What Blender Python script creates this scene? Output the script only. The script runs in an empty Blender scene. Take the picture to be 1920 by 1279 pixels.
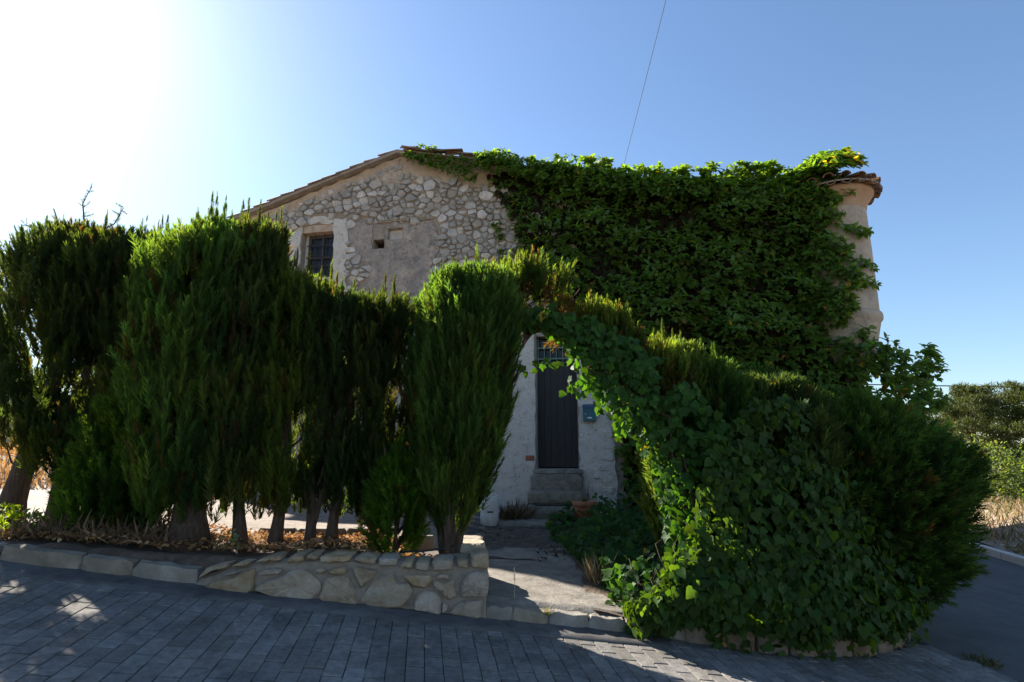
import bpy, math
import numpy as np
from mathutils import Vector, Matrix

SC = bpy.context.scene
COL = SC.collection
RS = np.random.RandomState(7)
R = math.radians

# ------------------------------------------------------------------ camera, sky, sun, exposure
cam_d = bpy.data.cameras.new("camera")
cam_d.sensor_width = 36.0
cam_d.lens = 20.1
cam_d.clip_end = 3000
cam = bpy.data.objects.new("camera", cam_d)
COL.objects.link(cam)
cam.location = (0, 0, 1.6)
cam.rotation_euler = (R(90 + 11.89), 0, 0)
SC.camera = cam

SUN_AZ, SUN_EL = -48.3, 35.6          # degrees from the view direction, height above horizon
world = bpy.data.worlds.new("World")
SC.world = world
world.use_nodes = True
wn = world.node_tree.nodes
wl = world.node_tree.links
wn.clear()
sky = wn.new("ShaderNodeTexSky")
sky.sky_type = 'NISHITA'
sky.sun_disc = False
sky.sun_elevation = R(SUN_EL)
sky.sun_rotation = R(SUN_AZ)
sky.altitude = 200
sky.air_density = 1.2
sky.dust_density = 0.5
sky.ozone_density = 4.5
bg = wn.new("ShaderNodeBackground")
bg.inputs['Strength'].default_value = 0.062
wo = wn.new("ShaderNodeOutputWorld")
wl.new(sky.outputs[0], bg.inputs[0])
wl.new(bg.outputs[0], wo.inputs[0])

sun_d = bpy.data.lights.new("sun", 'SUN')
sun_d.energy = 5.0
sun_d.angle = R(0.53)
sun_d.color = (1.0, 0.93, 0.82)
sun = bpy.data.objects.new("sun", sun_d)
COL.objects.link(sun)
sdir = Vector((math.sin(R(SUN_AZ)) * math.cos(R(SUN_EL)), math.cos(R(SUN_AZ)) * math.cos(R(SUN_EL)), math.sin(R(SUN_EL))))
sun.rotation_euler = (-sdir).to_track_quat('-Z', 'Y').to_euler()
sun.location = sdir * 60

vs = SC.view_settings
vs.view_transform = 'Standard'
vs.look = 'None'
vs.gamma = 1.0
vs.use_curve_mapping = False
vs.exposure = 1.7
SC.cycles.max_bounces = 6
SC.cycles.transmission_bounces = 4
SC.cycles.transparent_max_bounces = 6

# ------------------------------------------------------------------ helpers
def link(o, parent=None):
    COL.objects.link(o)
    if parent is not None:
        o.parent = parent
    return o

def tag(o, label=None, cat=None, group=None, kind=None):
    if label: o['label'] = label
    if cat: o['category'] = cat
    if group: o['group'] = group
    if kind: o['kind'] = kind
    return o

def empty(name, loc=(0, 0, 0), rz=0.0, label=None, cat=None, group=None):
    o = bpy.data.objects.new(name, None)
    o.empty_display_size = 0.2
    o.location = loc
    o.rotation_euler = (0, 0, rz)
    link(o)
    return tag(o, label, cat, group)

def mesh_obj(name, verts, faces, m, parent=None, smooth=False, loc=None):
    me = bpy.data.meshes.new(name)
    me.from_pydata([tuple(v) for v in verts], [], [tuple(f) for f in faces])
    me.update()
    if m: me.materials.append(m)
    if smooth: me.polygons.foreach_set('use_smooth', [True] * len(me.polygons))
    o = bpy.data.objects.new(name, me)
    link(o, parent)
    if loc is not None: o.location = loc
    return o

def np_mesh(name, V, F, m, tint=None, smooth=False):
    me = bpy.data.meshes.new(name)
    V = np.ascontiguousarray(V, dtype=np.float32); F = np.ascontiguousarray(F, dtype=np.int32)
    n, k = F.shape
    me.vertices.add(len(V)); me.vertices.foreach_set('co', V.ravel())
    me.loops.add(n * k); me.loops.foreach_set('vertex_index', F.ravel())
    me.polygons.add(n); me.polygons.foreach_set('loop_start', np.arange(0, n * k, k, dtype=np.int32))
    if tint is not None:
        a = me.attributes.new('tint', 'FLOAT_COLOR', 'POINT')
        c = np.ones((len(V), 4), np.float32); c[:, :3] = tint
        a.data.foreach_set('color', c.ravel())
    me.update(calc_edges=True)
    me.materials.append(m)
    if smooth: me.polygons.foreach_set('use_smooth', np.ones(n, dtype=bool))
    return me

def np_obj(name, V, F, m, parent=None, tint=None, smooth=False):
    o = bpy.data.objects.new(name, np_mesh(name, V, F, m, tint, smooth))
    return link(o, parent)

class MB:
    """collects faces, builds one mesh object"""
    def __init__(s): s.v = []; s.f = []
    def add(s, v, f):
        b = len(s.v); s.v += [tuple(x) for x in v]; s.f += [tuple(i + b for i in q) for q in f]; return s
    def box(s, x0, x1, y0, y1, z0, z1):
        v = [(x0, y0, z0), (x1, y0, z0), (x1, y1, z0), (x0, y1, z0), (x0, y0, z1), (x1, y0, z1), (x1, y1, z1), (x0, y1, z1)]
        return s.add(v, [(0, 3, 2, 1), (4, 5, 6, 7), (0, 1, 5, 4), (1, 2, 6, 5), (2, 3, 7, 6), (3, 0, 4, 7)])
    def tube(s, pts, rad, n=8, cap=True):
        pts = [Vector(p) for p in pts]
        if not hasattr(rad, '__len__'): rad = [rad] * len(pts)
        v = []; f = []; up = Vector((0.31, 0.17, 0.93))
        for i, p in enumerate(pts):
            d = (pts[min(i + 1, len(pts) - 1)] - pts[max(i - 1, 0)]).normalized()
            a = d.cross(up)
            if a.length < 1e-3: a = d.cross(Vector((1, 0, 0)))
            a.normalize(); b = d.cross(a)
            for k in range(n):
                t = 2 * math.pi * k / n
                v.append(p + (a * math.cos(t) + b * math.sin(t)) * rad[i])
        for i in range(len(pts) - 1):
            for k in range(n):
                k2 = (k + 1) % n
                f.append((i * n + k, i * n + k2, (i + 1) * n + k2, (i + 1) * n + k))
        if cap:
            f.append(tuple(range(n - 1, -1, -1))); f.append(tuple(range((len(pts) - 1) * n, len(pts) * n)))
        return s.add(v, f)
    def lathe(s, prof, n=24, c=(0, 0, 0), a0=0.0, a1=2 * math.pi):
        full = abs(a1 - a0 - 2 * math.pi) < 1e-6
        m = n if full else n + 1
        v = []; f = []
        for (r, z) in prof:
            for k in range(m):
                t = a0 + (a1 - a0) * k / n
                v.append((c[0] + r * math.cos(t), c[1] + r * math.sin(t), c[2] + z))
        for i in range(len(prof) - 1):
            for k in range(n):
                k2 = (k + 1) % m
                f.append((i * m + k, i * m + k2, (i + 1) * m + k2, (i + 1) * m + k))
        return s.add(v, f)
    def build(s, name, m, parent=None, smooth=False, bevel=0.0):
        o = mesh_obj(name, s.v, s.f, m, parent, smooth)
        if bevel:
            b = o.modifiers.new('bevel', 'BEVEL'); b.width = bevel; b.segments = 2; b.limit_method = 'ANGLE'
        return o

def smooth01(a, b, x):
    t = np.clip((np.asarray(x, float) - a) / (b - a), 0, 1)
    return t * t * (3 - 2 * t)

# cheap value noise for shapes
_G = np.random.RandomState(99).rand(64, 64)
def vnoise(x, y):
    x = np.asarray(x, float); y = np.asarray(y, float)
    xi = np.floor(x).astype(int); yi = np.floor(y).astype(int)
    fx = x - xi; fy = y - yi
    fx = fx * fx * (3 - 2 * fx); fy = fy * fy * (3 - 2 * fy)
    g = lambda a, b: _G[a % 64, b % 64]
    return (g(xi, yi) * (1 - fx) + g(xi + 1, yi) * fx) * (1 - fy) + (g(xi, yi + 1) * (1 - fx) + g(xi + 1, yi + 1) * fx) * fy

# ------------------------------------------------------------------ materials
def nt(name):
    m = bpy.data.materials.new(name); m.use_nodes = True
    n = m.node_tree.nodes; n.clear()
    return m, n, m.node_tree.links

def ramp(n, stops):
    r = n.new('ShaderNodeValToRGB'); e = r.color_ramp.elements
    while len(e) < len(stops): e.new(0.5)
    for el, (p, c) in zip(e, stops):
        el.position = p; el.color = (c[0], c[1], c[2], 1)
    return r

def noise(n, l, vec, scale, detail=6, rough=0.6, dist=0.0):
    t = n.new('ShaderNodeTexNoise'); t.inputs['Scale'].default_value = scale
    t.inputs['Detail'].default_value = detail; t.inputs['Roughness'].default_value = rough
    t.inputs['Distortion'].default_value = dist
    l.new(vec, t.inputs['Vector']); return t

def mix(n, l, fac, a, b, mode='MIX'):
    x = n.new('ShaderNodeMix'); x.data_type = 'RGBA'; x.blend_type = mode
    if isinstance(fac, (int, float)): x.inputs[0].default_value = fac
    else: l.new(fac, x.inputs[0])
    for i, v in ((6, a), (7, b)):
        if isinstance(v, tuple): x.inputs[i].default_value = (*v, 1)
        else: l.new(v, x.inputs[i])
    return x.outputs[2]

def surface(name, stops, scale=4.0, detail=8, rough=0.85, bump=0.3, bscale=30.0, bdist=0.02, spots=None, per_obj=0.0, spec=0.3, stretch=None, big=None, metal=0.0, voron=None, stain=None):
    """generic weathered surface: noise-driven colour, optional stain spots, fine relief"""
    m, n, l = nt(name)
    out = n.new('ShaderNodeOutputMaterial'); p = n.new('ShaderNodeBsdfPrincipled')
    p.inputs['Roughness'].default_value = rough; p.inputs['Specular IOR Level'].default_value = spec
    p.inputs['Metallic'].default_value = metal
    tc = n.new('ShaderNodeTexCoord'); vec = tc.outputs['Object']
    if per_obj:
        oi = n.new('ShaderNodeObjectInfo'); ad = n.new('ShaderNodeVectorMath'); ad.operation = 'ADD'
        sc = n.new('ShaderNodeVectorMath'); sc.operation = 'SCALE'
        cb = n.new('ShaderNodeCombineXYZ')
        for i in range(3): l.new(oi.outputs['Random'], cb.inputs[i])
        l.new(cb.outputs[0], sc.inputs[0]); sc.inputs['Scale'].default_value = 37.0
        l.new(vec, ad.inputs[0]); l.new(sc.outputs[0], ad.inputs[1]); vec = ad.outputs[0]
    if stretch:
        mp = n.new('ShaderNodeMapping'); mp.inputs['Scale'].default_value = stretch
        l.new(vec, mp.inputs[0]); vec = mp.outputs[0]
    a = noise(n, l, vec, scale, detail, 0.65, 0.4)
    r = ramp(n, stops); l.new(a.outputs[0], r.inputs[0]); col = r.outputs[0]
    if big:
        b = noise(n, l, vec, big[0], 4, 0.6, 0.8)
        rr = ramp(n, [(big[1], (0, 0, 0)), (big[2], (1, 1, 1))]); l.new(b.outputs[0], rr.inputs[0])
        col = mix(n, l, rr.outputs[0], col, big[3])
    if spots:
        for (ss, lo, hi, c) in spots:
            b = noise(n, l, vec, ss, 8, 0.75, 0.2)
            rr = ramp(n, [(lo, (0, 0, 0)), (hi, (1, 1, 1))]); l.new(b.outputs[0], rr.inputs[0])
            col = mix(n, l, rr.outputs[0], col, c)
    if per_obj:
        hv = n.new('ShaderNodeHueSaturation')
        mr = n.new('ShaderNodeMapRange'); mr.inputs[3].default_value = 1 - per_obj; mr.inputs[4].default_value = 1 + per_obj
        l.new(oi.outputs['Random'], mr.inputs[0]); l.new(mr.outputs[0], hv.inputs['Value'])
        mr2 = n.new('ShaderNodeMapRange'); mr2.inputs[3].default_value = 0.7; mr2.inputs[4].default_value = 1.3
        ml = n.new('ShaderNodeMath'); ml.operation = 'FRACT'
        m7 = n.new('ShaderNodeMath'); m7.operation = 'MULTIPLY'; m7.inputs[1].default_value = 7.31
        l.new(oi.outputs['Random'], m7.inputs[0]); l.new(m7.outputs[0], ml.inputs[0]); l.new(ml.outputs[0], mr2.inputs[0])
        l.new(mr2.outputs[0], hv.inputs['Saturation'])
        l.new(col, hv.inputs['Color']); col = hv.outputs[0]
    if stain:
        ge = n.new('ShaderNodeNewGeometry')
        for (ss, lo, hi, dark) in stain:
            b = noise(n, l, ge.outputs['Position'], ss, 6, 0.65, 0.6)
            rr = ramp(n, [(lo, (dark, dark, dark)), (hi, (1, 1, 1))]); l.new(b.outputs[0], rr.inputs[0])
            col = mix(n, l, 1.0, col, rr.outputs[0], 'MULTIPLY')
    l.new(col, p.inputs['Base Color'])
    if bump:
        h1 = noise(n, l, vec, bscale, 10, 0.7)
        h2 = noise(n, l, vec, bscale * 0.22, 4, 0.6)
        ma = n.new('ShaderNodeMath'); ma.operation = 'MULTIPLY_ADD'; ma.inputs[1].default_value = 1.6
        l.new(h2.outputs[0], ma.inputs[0]); l.new(h1.outputs[0], ma.inputs[2])
        hh = ma.outputs[0]
        if voron:
            vo = n.new('ShaderNodeTexVoronoi'); vo.feature = 'DISTANCE_TO_EDGE'; vo.inputs['Scale'].default_value = voron
            l.new(vec, vo.inputs['Vector'])
            vr = ramp(n, [(0.0, (0, 0, 0)), (0.06, (1, 1, 1))]); l.new(vo.outputs[0], vr.inputs[0])
            m2 = n.new('ShaderNodeMath'); m2.operation = 'MULTIPLY_ADD'; m2.inputs[1].default_value = 0.5
            l.new(vr.outputs[0], m2.inputs[0]); l.new(hh, m2.inputs[2]); hh = m2.outputs[0]
        bp = n.new('ShaderNodeBump'); bp.inputs['Strength'].default_value = bump; bp.inputs['Distance'].default_value = bdist
        l.new(hh, bp.inputs['Height']); l.new(bp.outputs[0], p.inputs['Normal'])
    l.new(p.outputs[0], out.inputs[0])
    return m

def leaf_material(name, trans=0.35, rough=0.45, spec=0.4, tr_mul=(1.5, 1.7, 0.55)):
    m, n, l = nt(name)
    out = n.new('ShaderNodeOutputMaterial'); p = n.new('ShaderNodeBsdfPrincipled')
    p.inputs['Roughness'].default_value = rough; p.inputs['Specular IOR Level'].default_value = spec
    at = n.new('ShaderNodeAttribute'); at.attribute_name = 'tint'
    l.new(at.outputs['Color'], p.inputs['Base Color'])
    t = n.new('ShaderNodeBsdfTranslucent')
    l.new(mix(n, l, 1.0, at.outputs['Color'], tr_mul, 'MULTIPLY'), t.inputs['Color'])
    ms = n.new('ShaderNodeMixShader'); ms.inputs[0].default_value = trans
    l.new(p.outputs[0], ms.inputs[1]); l.new(t.outputs[0], ms.inputs[2]); l.new(ms.outputs[0], out.inputs[0])
    return m

def glass_material(name, col=(0.02, 0.022, 0.025), rough=0.08):
    m, n, l = nt(name)
    out = n.new('ShaderNodeOutputMaterial'); p = n.new('ShaderNodeBsdfPrincipled')
    p.inputs['Base Color'].default_value = (*col, 1); p.inputs['Roughness'].default_value = rough
    tr = n.new('ShaderNodeBsdfTransparent'); tr.inputs[0].default_value = (0.75, 0.78, 0.78, 1)
    ms = n.new('ShaderNodeMixShader'); ms.inputs[0].default_value = 0.45
    l.new(tr.outputs[0], ms.inputs[1]); l.new(p.outputs[0], ms.inputs[2]); l.new(ms.outputs[0], out.inputs[0])
    return m

M = {}
M['earth'] = surface('dry_earth', [(0.3, (0.16, 0.115, 0.08)), (0.55, (0.30, 0.235, 0.175)), (0.75, (0.40, 0.33, 0.26))], 3.0, bump=0.6, bscale=25, bdist=0.03, spots=[(45, 0.62, 0.7, (0.42, 0.38, 0.33))])
M['yard'] = surface('yard_gravel', [(0.3, (0.16, 0.125, 0.10)), (0.5, (0.235, 0.19, 0.155)), (0.7, (0.30, 0.25, 0.21))], 6.0, bump=0.7, bscale=45, bdist=0.02, spots=[(70, 0.6, 0.68, (0.33, 0.29, 0.25)), (55, 0.62, 0.7, (0.16, 0.12, 0.1))])
M['soil'] = surface('bed_soil', [(0.3, (0.06, 0.042, 0.03)), (0.6, (0.14, 0.10, 0.07)), (0.8, (0.22, 0.165, 0.12))], 8.0, bump=0.9, bscale=30, bdist=0.04)
M['darksoil'] = surface('trodden_dark_soil', [(0.3, (0.05, 0.04, 0.032)), (0.55, (0.11, 0.09, 0.072)), (0.8, (0.20, 0.17, 0.14))], 7.0, bump=0.9, bscale=26, bdist=0.03, spots=[(40, 0.62, 0.7, (0.26, 0.23, 0.2))])
M['joint'] = surface('road_joint_sand', [(0.3, (0.035, 0.033, 0.03)), (0.7, (0.07, 0.064, 0.058))], 14.0, bump=0.4)
M['paver'] = surface('concrete_paver', [(0.3, (0.165, 0.153, 0.140)), (0.5, (0.220, 0.205, 0.187)), (0.75, (0.29, 0.27, 0.247))], 22.0, bump=0.45, bscale=140, bdist=0.006, per_obj=0.16, spec=0.10, rough=0.95, stain=[(0.8, 0.35, 0.62, 0.62), (4.0, 0.36, 0.55, 0.72), (14.0, 0.3, 0.5, 0.8)], spots=[(9, 0.62, 0.75, (0.10, 0.09, 0.08)), (120, 0.66, 0.7, (0.27, 0.26, 0.25))])
M['gutter'] = surface('gutter_concrete', [(0.3, (0.10, 0.096, 0.093)), (0.7, (0.155, 0.148, 0.142))], 7.0, spec=0.10, stain=[(1.2, 0.35, 0.6, 0.6), (6.0, 0.35, 0.55, 0.75)], bump=0.35, bscale=80, bdist=0.01, spots=[(30, 0.62, 0.7, (0.30, 0.27, 0.23))])
M['asphalt'] = surface('old_asphalt', [(0.3, (0.055, 0.055, 0.057)), (0.7, (0.095, 0.093, 0.092))], 2.0, bump=0.5, bscale=160, bdist=0.008, spots=[(150, 0.62, 0.68, (0.17, 0.165, 0.16))])
M['concrete'] = surface('path_concrete', [(0.3, (0.19, 0.17, 0.145)), (0.55, (0.28, 0.25, 0.215)), (0.8, (0.36, 0.33, 0.29))], 5.0, stain=[(1.4, 0.36, 0.6, 0.65), (7.0, 0.36, 0.55, 0.75)], bump=0.6, bscale=60, bdist=0.015, spots=[(90, 0.63, 0.7, (0.50, 0.47, 0.43)), (6, 0.6, 0.75, (0.20, 0.175, 0.15))])
M['kerb'] = surface('kerb_stone', [(0.3, (0.15, 0.13, 0.10)), (0.55, (0.25, 0.22, 0.175)), (0.8, (0.36, 0.325, 0.27))], 5.0, bump=0.8, bscale=28, bdist=0.02, per_obj=0.1, spots=[(12, 0.6, 0.7, (0.14, 0.12, 0.09))])
M['whitekerb'] = surface('pale_kerb', [(0.3, (0.50, 0.47, 0.42)), (0.7, (0.62, 0.59, 0.54))], 4.0, bump=0.4, bscale=30)
M['wallstone'] = surface('golden_rubble_stone', [(0.25, (0.21, 0.155, 0.10)), (0.45, (0.35, 0.27, 0.185)), (0.62, (0.43, 0.35, 0.255)), (0.8, (0.50, 0.44, 0.355))], 9.0, bump=1.0, bscale=22, bdist=0.03, per_obj=0.13, spots=[(9, 0.58, 0.7, (0.40, 0.37, 0.32)), (30, 0.62, 0.7, (0.17, 0.125, 0.075))])
M['wallmortar'] = surface('grey_mortar', [(0.3, (0.20, 0.165, 0.13)), (0.7, (0.34, 0.29, 0.235))], 9.0, bump=0.8, bscale=45, bdist=0.02)
M['planter'] = surface('brown_block_stone', [(0.3, (0.13, 0.085, 0.05)), (0.55, (0.24, 0.165, 0.10)), (0.8, (0.33, 0.26, 0.18))], 5.0, bump=0.9, bscale=24, bdist=0.03, per_obj=0.12)
M['mortar'] = surface('house_mortar', [(0.28, (0.16, 0.138, 0.118)), (0.5, (0.30, 0.255, 0.21)), (0.75, (0.45, 0.385, 0.315))], 9.0, bump=1.0, bscale=40, bdist=0.03, big=(1.3, 0.45, 0.66, (0.40, 0.30, 0.215)))
M['rubble'] = surface('house_rubble', [(0.25, (0.31, 0.27, 0.22)), (0.5, (0.46, 0.41, 0.35)), (0.75, (0.60, 0.56, 0.50))], 6.0, bump=1.0, bscale=26, bdist=0.03, per_obj=0.30, spots=[(14, 0.6, 0.7, (0.19, 0.165, 0.145))])
M['rough'] = surface('grey_roughcast', [(0.25, (0.19, 0.165, 0.145)), (0.45, (0.33, 0.275, 0.23)), (0.6, (0.45, 0.36, 0.285)), (0.8, (0.54, 0.46, 0.38))], 3.2, bump=1.0, bscale=55, bdist=0.02, spots=[(3.5, 0.50, 0.64, (0.21, 0.185, 0.165)), (18, 0.56, 0.62, (0.14, 0.125, 0.115)), (24, 0.58, 0.63, (0.50, 0.46, 0.43))])
M['tan'] = surface('tan_render', [(0.3, (0.34, 0.25, 0.17)), (0.55, (0.48, 0.36, 0.255)), (0.8, (0.55, 0.43, 0.32))], 3.5, bump=0.7, bscale=35, bdist=0.015, spots=[(8, 0.56, 0.66, (0.19, 0.15, 0.12)), (20, 0.6, 0.66, (0.46, 0.39, 0.32))])
M['lime'] = surface('white_lime_plaster', [(0.25, (0.38, 0.325, 0.265)), (0.45, (0.55, 0.49, 0.42)), (0.7, (0.66, 0.61, 0.54))], 5.0, bump=1.0, bscale=30, bdist=0.02, spots=[(5, 0.56, 0.68, (0.38, 0.31, 0.25)), (14, 0.58, 0.65, (0.27, 0.235, 0.21)), (30, 0.6, 0.66, (0.22, 0.2, 0.18))])
M['pinkish'] = surface('turret_render', [(0.3, (0.34, 0.275, 0.21)), (0.55, (0.46, 0.385, 0.305)), (0.8, (0.55, 0.48, 0.40))], 3.0, bump=0.8, bscale=30, bdist=0.02, voron=2.2, spots=[(2.6, 0.54, 0.60, (0.33, 0.295, 0.255)), (9, 0.6, 0.66, (0.26, 0.205, 0.155)), (24, 0.62, 0.68, (0.20, 0.165, 0.13))])
M['ochre'] = surface('cornice_render', [(0.3, (0.36, 0.22, 0.13)), (0.7, (0.48, 0.32, 0.20))], 4.0, bump=0.5, bscale=30, bdist=0.012)
M['tile'] = surface('old_clay_tile', [(0.25, (0.13, 0.085, 0.06)), (0.5, (0.25, 0.155, 0.10)), (0.75, (0.34, 0.25, 0.18))], 9.0, bump=0.6, bscale=50, bdist=0.01, per_obj=0.2, spots=[(14, 0.52, 0.64, (0.17, 0.155, 0.13)), (30, 0.62, 0.7, (0.33, 0.31, 0.25))])
M['soffit'] = surface('verge_slab', [(0.3, (0.24, 0.19, 0.145)), (0.7, (0.37, 0.31, 0.245))], 6.0, bump=0.7, bscale=40)
M['brick'] = surface('red_brick', [(0.3, (0.19, 0.085, 0.055)), (0.7, (0.31, 0.155, 0.105))], 12.0, bump=0.7, bscale=50, per_obj=0.15)
M['step'] = surface('mossy_step_stone', [(0.3, (0.13, 0.12, 0.095)), (0.55, (0.25, 0.225, 0.185)), (0.8, (0.36, 0.33, 0.29))], 6.0, bump=1.0, bscale=28, bdist=0.03, per_obj=0.1, spots=[(8, 0.55, 0.68, (0.12, 0.115, 0.05))])
M['door'] = surface('dark_door_paint', [(0.3, (0.020, 0.018, 0.016)), (0.7, (0.038, 0.033, 0.030))], 4.0, bump=0.25, bscale=40, bdist=0.004, rough=0.55, stretch=(8, 8, 0.6))
M['doorframe'] = surface('grey_door_jamb', [(0.3, (0.20, 0.19, 0.18)), (0.7, (0.30, 0.285, 0.27))], 5.0, bump=0.4, bscale=40)
M['iron'] = surface('rusty_iron', [(0.3, (0.022, 0.018, 0.018)), (0.7, (0.07, 0.05, 0.042))], 20.0, bump=0.4, bscale=90, rough=0.6, metal=0.3)
M['greeniron'] = surface('green_grille_paint', [(0.3, (0.10, 0.17, 0.14)), (0.7, (0.16, 0.25, 0.21))], 20.0, bump=0.3, rough=0.5)
M['oldwood'] = surface('grey_window_wood', [(0.3, (0.05, 0.042, 0.04)), (0.7, (0.12, 0.10, 0.09))], 8.0, bump=0.4, stretch=(6, 6, 0.8))
M['dark'] = surface('dark_interior', [(0.3, (0.012, 0.011, 0.011)), (0.7, (0.022, 0.02, 0.02))], 3.0, bump=0)
M['curtain'] = surface('curtain_cloth', [(0.3, (0.42, 0.42, 0.44)), (0.7, (0.58, 0.58, 0.60))], 6.0, bump=0.2, stretch=(10, 1, 0.5))
M['bluereflect'] = surface('painted_glass_reflection', [(0.3, (0.30, 0.38, 0.50)), (0.7, (0.42, 0.50, 0.62))], 6.0, bump=0.2)  # pale blue colour standing in for the reflection in the transom glass
M['glass'] = glass_material('window_glass')
M['tealpaint'] = surface('teal_mailbox_paint', [(0.3, (0.012, 0.085, 0.105)), (0.7, (0.02, 0.12, 0.145))], 6.0, bump=0.05, rough=0.35, spec=0.5)
M['bluepaint'] = surface('blue_lid_paint', [(0.3, (0.02, 0.055, 0.13)), (0.7, (0.03, 0.075, 0.16))], 6.0, bump=0.05, rough=0.35, spec=0.5)
M['steel'] = surface('steel', [(0.3, (0.5, 0.5, 0.48)), (0.7, (0.62, 0.62, 0.6))], 9.0, bump=0, rough=0.35, metal=0.8)
M['plastic'] = surface('dirty_white_plastic', [(0.3, (0.48, 0.46, 0.42)), (0.6, (0.66, 0.65, 0.61)), (0.8, (0.72, 0.71, 0.68))], 5.0, bump=0.05, rough=0.4, spots=[(7, 0.6, 0.75, (0.36, 0.31, 0.25))])
M['terracotta'] = surface('terracotta', [(0.3, (0.28, 0.115, 0.06)), (0.7, (0.42, 0.19, 0.105))], 7.0, bump=0.25, bscale=60, spots=[(10, 0.62, 0.74, (0.40, 0.30, 0.23))])
M['rubber'] = surface('black_hose_rubber', [(0.3, (0.012, 0.012, 0.014)), (0.7, (0.022, 0.022, 0.024))], 9.0, bump=0.1, rough=0.4)
M['whiteplastic'] = surface('white_hose_end', [(0.3, (0.55, 0.56, 0.6)), (0.7, (0.7, 0.7, 0.72))], 9.0, bump=0.1, rough=0.4)
M['wire'] = surface('cable_black', [(0.3, (0.03, 0.03, 0.032)), (0.7, (0.06, 0.06, 0.06))], 9.0, bump=0)
M['bark'] = surface('cypress_bark', [(0.3, (0.05, 0.032, 0.022)), (0.55, (0.12, 0.08, 0.055)), (0.8, (0.20, 0.145, 0.105))], 9.0, bump=1.0, bscale=30, bdist=0.03, stretch=(5, 5, 0.7))
M['stem'] = surface('ivy_stem_bark', [(0.3, (0.045, 0.03, 0.022)), (0.7, (0.12, 0.085, 0.06))], 20.0, bump=0.8, bscale=50)
M['conifer'] = leaf_material('conifer_spray', 0.55, 0.65, 0.08, (3.9, 3.2, 0.8))
M['ivyleaf'] = leaf_material('ivy_leaf', 0.40, 0.55, 0.14, (3.4, 3.0, 0.5))
M['wallleaf'] = leaf_material('climber_leaf', 0.45, 0.45, 0.30, (3.4, 3.0, 0.6))
M['dryleaf'] = leaf_material('dry_leaf', 0.30, 0.8, 0.15, (1.2, 1.0, 0.7))
M['pineleaf'] = leaf_material('pine_needles', 0.35, 0.6, 0.25, (1.5, 1.4, 0.5))

# ------------------------------------------------------------------ levels of the place
def road_z(x, y):
    return -0.131 * np.clip(x, -8, 14) + 0.061 * np.clip(y, -8, 20)

def path_z(y, x=0.0):
    y = np.asarray(y, float)
    k = 1 - smooth01(5.3, 7.6, y)
    return 0.44 + 0.035 * (y - 5.2) - 0.02 + k * (-0.128 * (np.clip(x, -0.4, 2.0) + 0.05))

def yard_z(x, y):
    x = np.asarray(x, float); y = np.asarray(y, float)
    a = smooth01(-1.5, -0.35, x)
    left = 0.83 + 0.05 * smooth01(-2.4, -4.2, x) * 1.8 + 0.010 * np.clip(y - 6, 0, 40)
    z = left * (1 - a) + path_z(np.clip(y, 4, 14), x) * a
    return z - 0.05 * np.clip(x - 1.2, 0, 4)

KX = [-14, -4.03, -2.52, -0.26, 1.35, 1.47, 2.0, 2.45, 2.9, 3.3, 3.7, 4.05, 4.4]
KY = [4.10, 4.77, 4.86, 5.03, 5.22, 5.20, 5.20, 5.26, 5.40, 5.62, 5.95, 6.35, 6.9]
def kerb_y(x): return np.interp(x, KX, KY)

def grid_sheet(name, xs, yf, zf, m, kind='structure', parent=None):
    """sheet over columns xs; yf(x)->array of y; zf(x,y)"""
    V = []; ny = None
    for x in xs:
        ys = yf(x); ny = len(ys)
        for y in ys: V.append((x, y, float(zf(x, y))))
    F = [(i * ny + j, (i + 1) * ny + j, (i + 1) * ny + j + 1, i * ny + j + 1) for i in range(len(xs) - 1) for j in range(ny - 1)]
    o = mesh_obj(name, V, F, m, parent, True)
    if kind: o['kind'] = kind
    return o

# the wide ground: everything else lies on or above it
gx = np.concatenate([-np.geomspace(900, 15, 22), np.arange(-14, 16.1, 0.5), np.geomspace(17, 900, 22)])
gy = np.concatenate([-np.geomspace(300, 9, 14), np.arange(-8, 22.1, 0.5), np.geomspace(23, 1500, 26)])
def ground_z(x, y):
    return min(float(road_z(x, y)), float(yard_z(x, y))) - 0.10 + 0.02 * float(vnoise(x * 0.7, y * 0.7))
grid_sheet('ground', gx, lambda x: gy, ground_z, M['earth'])

# yard behind the hedge and planted strip
def yard_top(x, y): return float(yard_z(x, y)) + 0.03 * (float(vnoise(x * 2.1, y * 2.1)) - 0.5)
grid_sheet('yard', np.arange(-16, -0.2, 0.2), lambda x: np.linspace(6.05, 13.8, 40), lambda x, y: yard_top(x, y) + 0.02, M['yard'])
grid_sheet('hedge_bed', np.arange(-9, -0.33, 0.12), lambda x: np.concatenate([[float(kerb_y(x)) + 0.11], np.linspace(float(kerb_y(x)) + 0.15, 6.12, 12)]), lambda x, y: (yard_top(x, y) - 0.25 if y < kerb_y(x) + 0.13 else min(yard_top(x, y), float(road_z(x, y)) + 0.11 + 1.2 * (y - float(kerb_y(x)) - 0.15)) if x < -2.6 else yard_top(x, y)) + 0.05 * (float(vnoise(x * 5, y * 5)) - 0.3) - 0.01, M['soil'])
grid_sheet('planting_bed', np.concatenate([np.arange(0.70, 4.31, 0.12)]), lambda x: np.linspace(float(kerb_y(x)) + 0.10, 11.6, 40), lambda x, y: yard_top(x, y) + 0.05 * (float(vnoise(x * 4, y * 4)) - 0.2), M['soil'])
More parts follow.
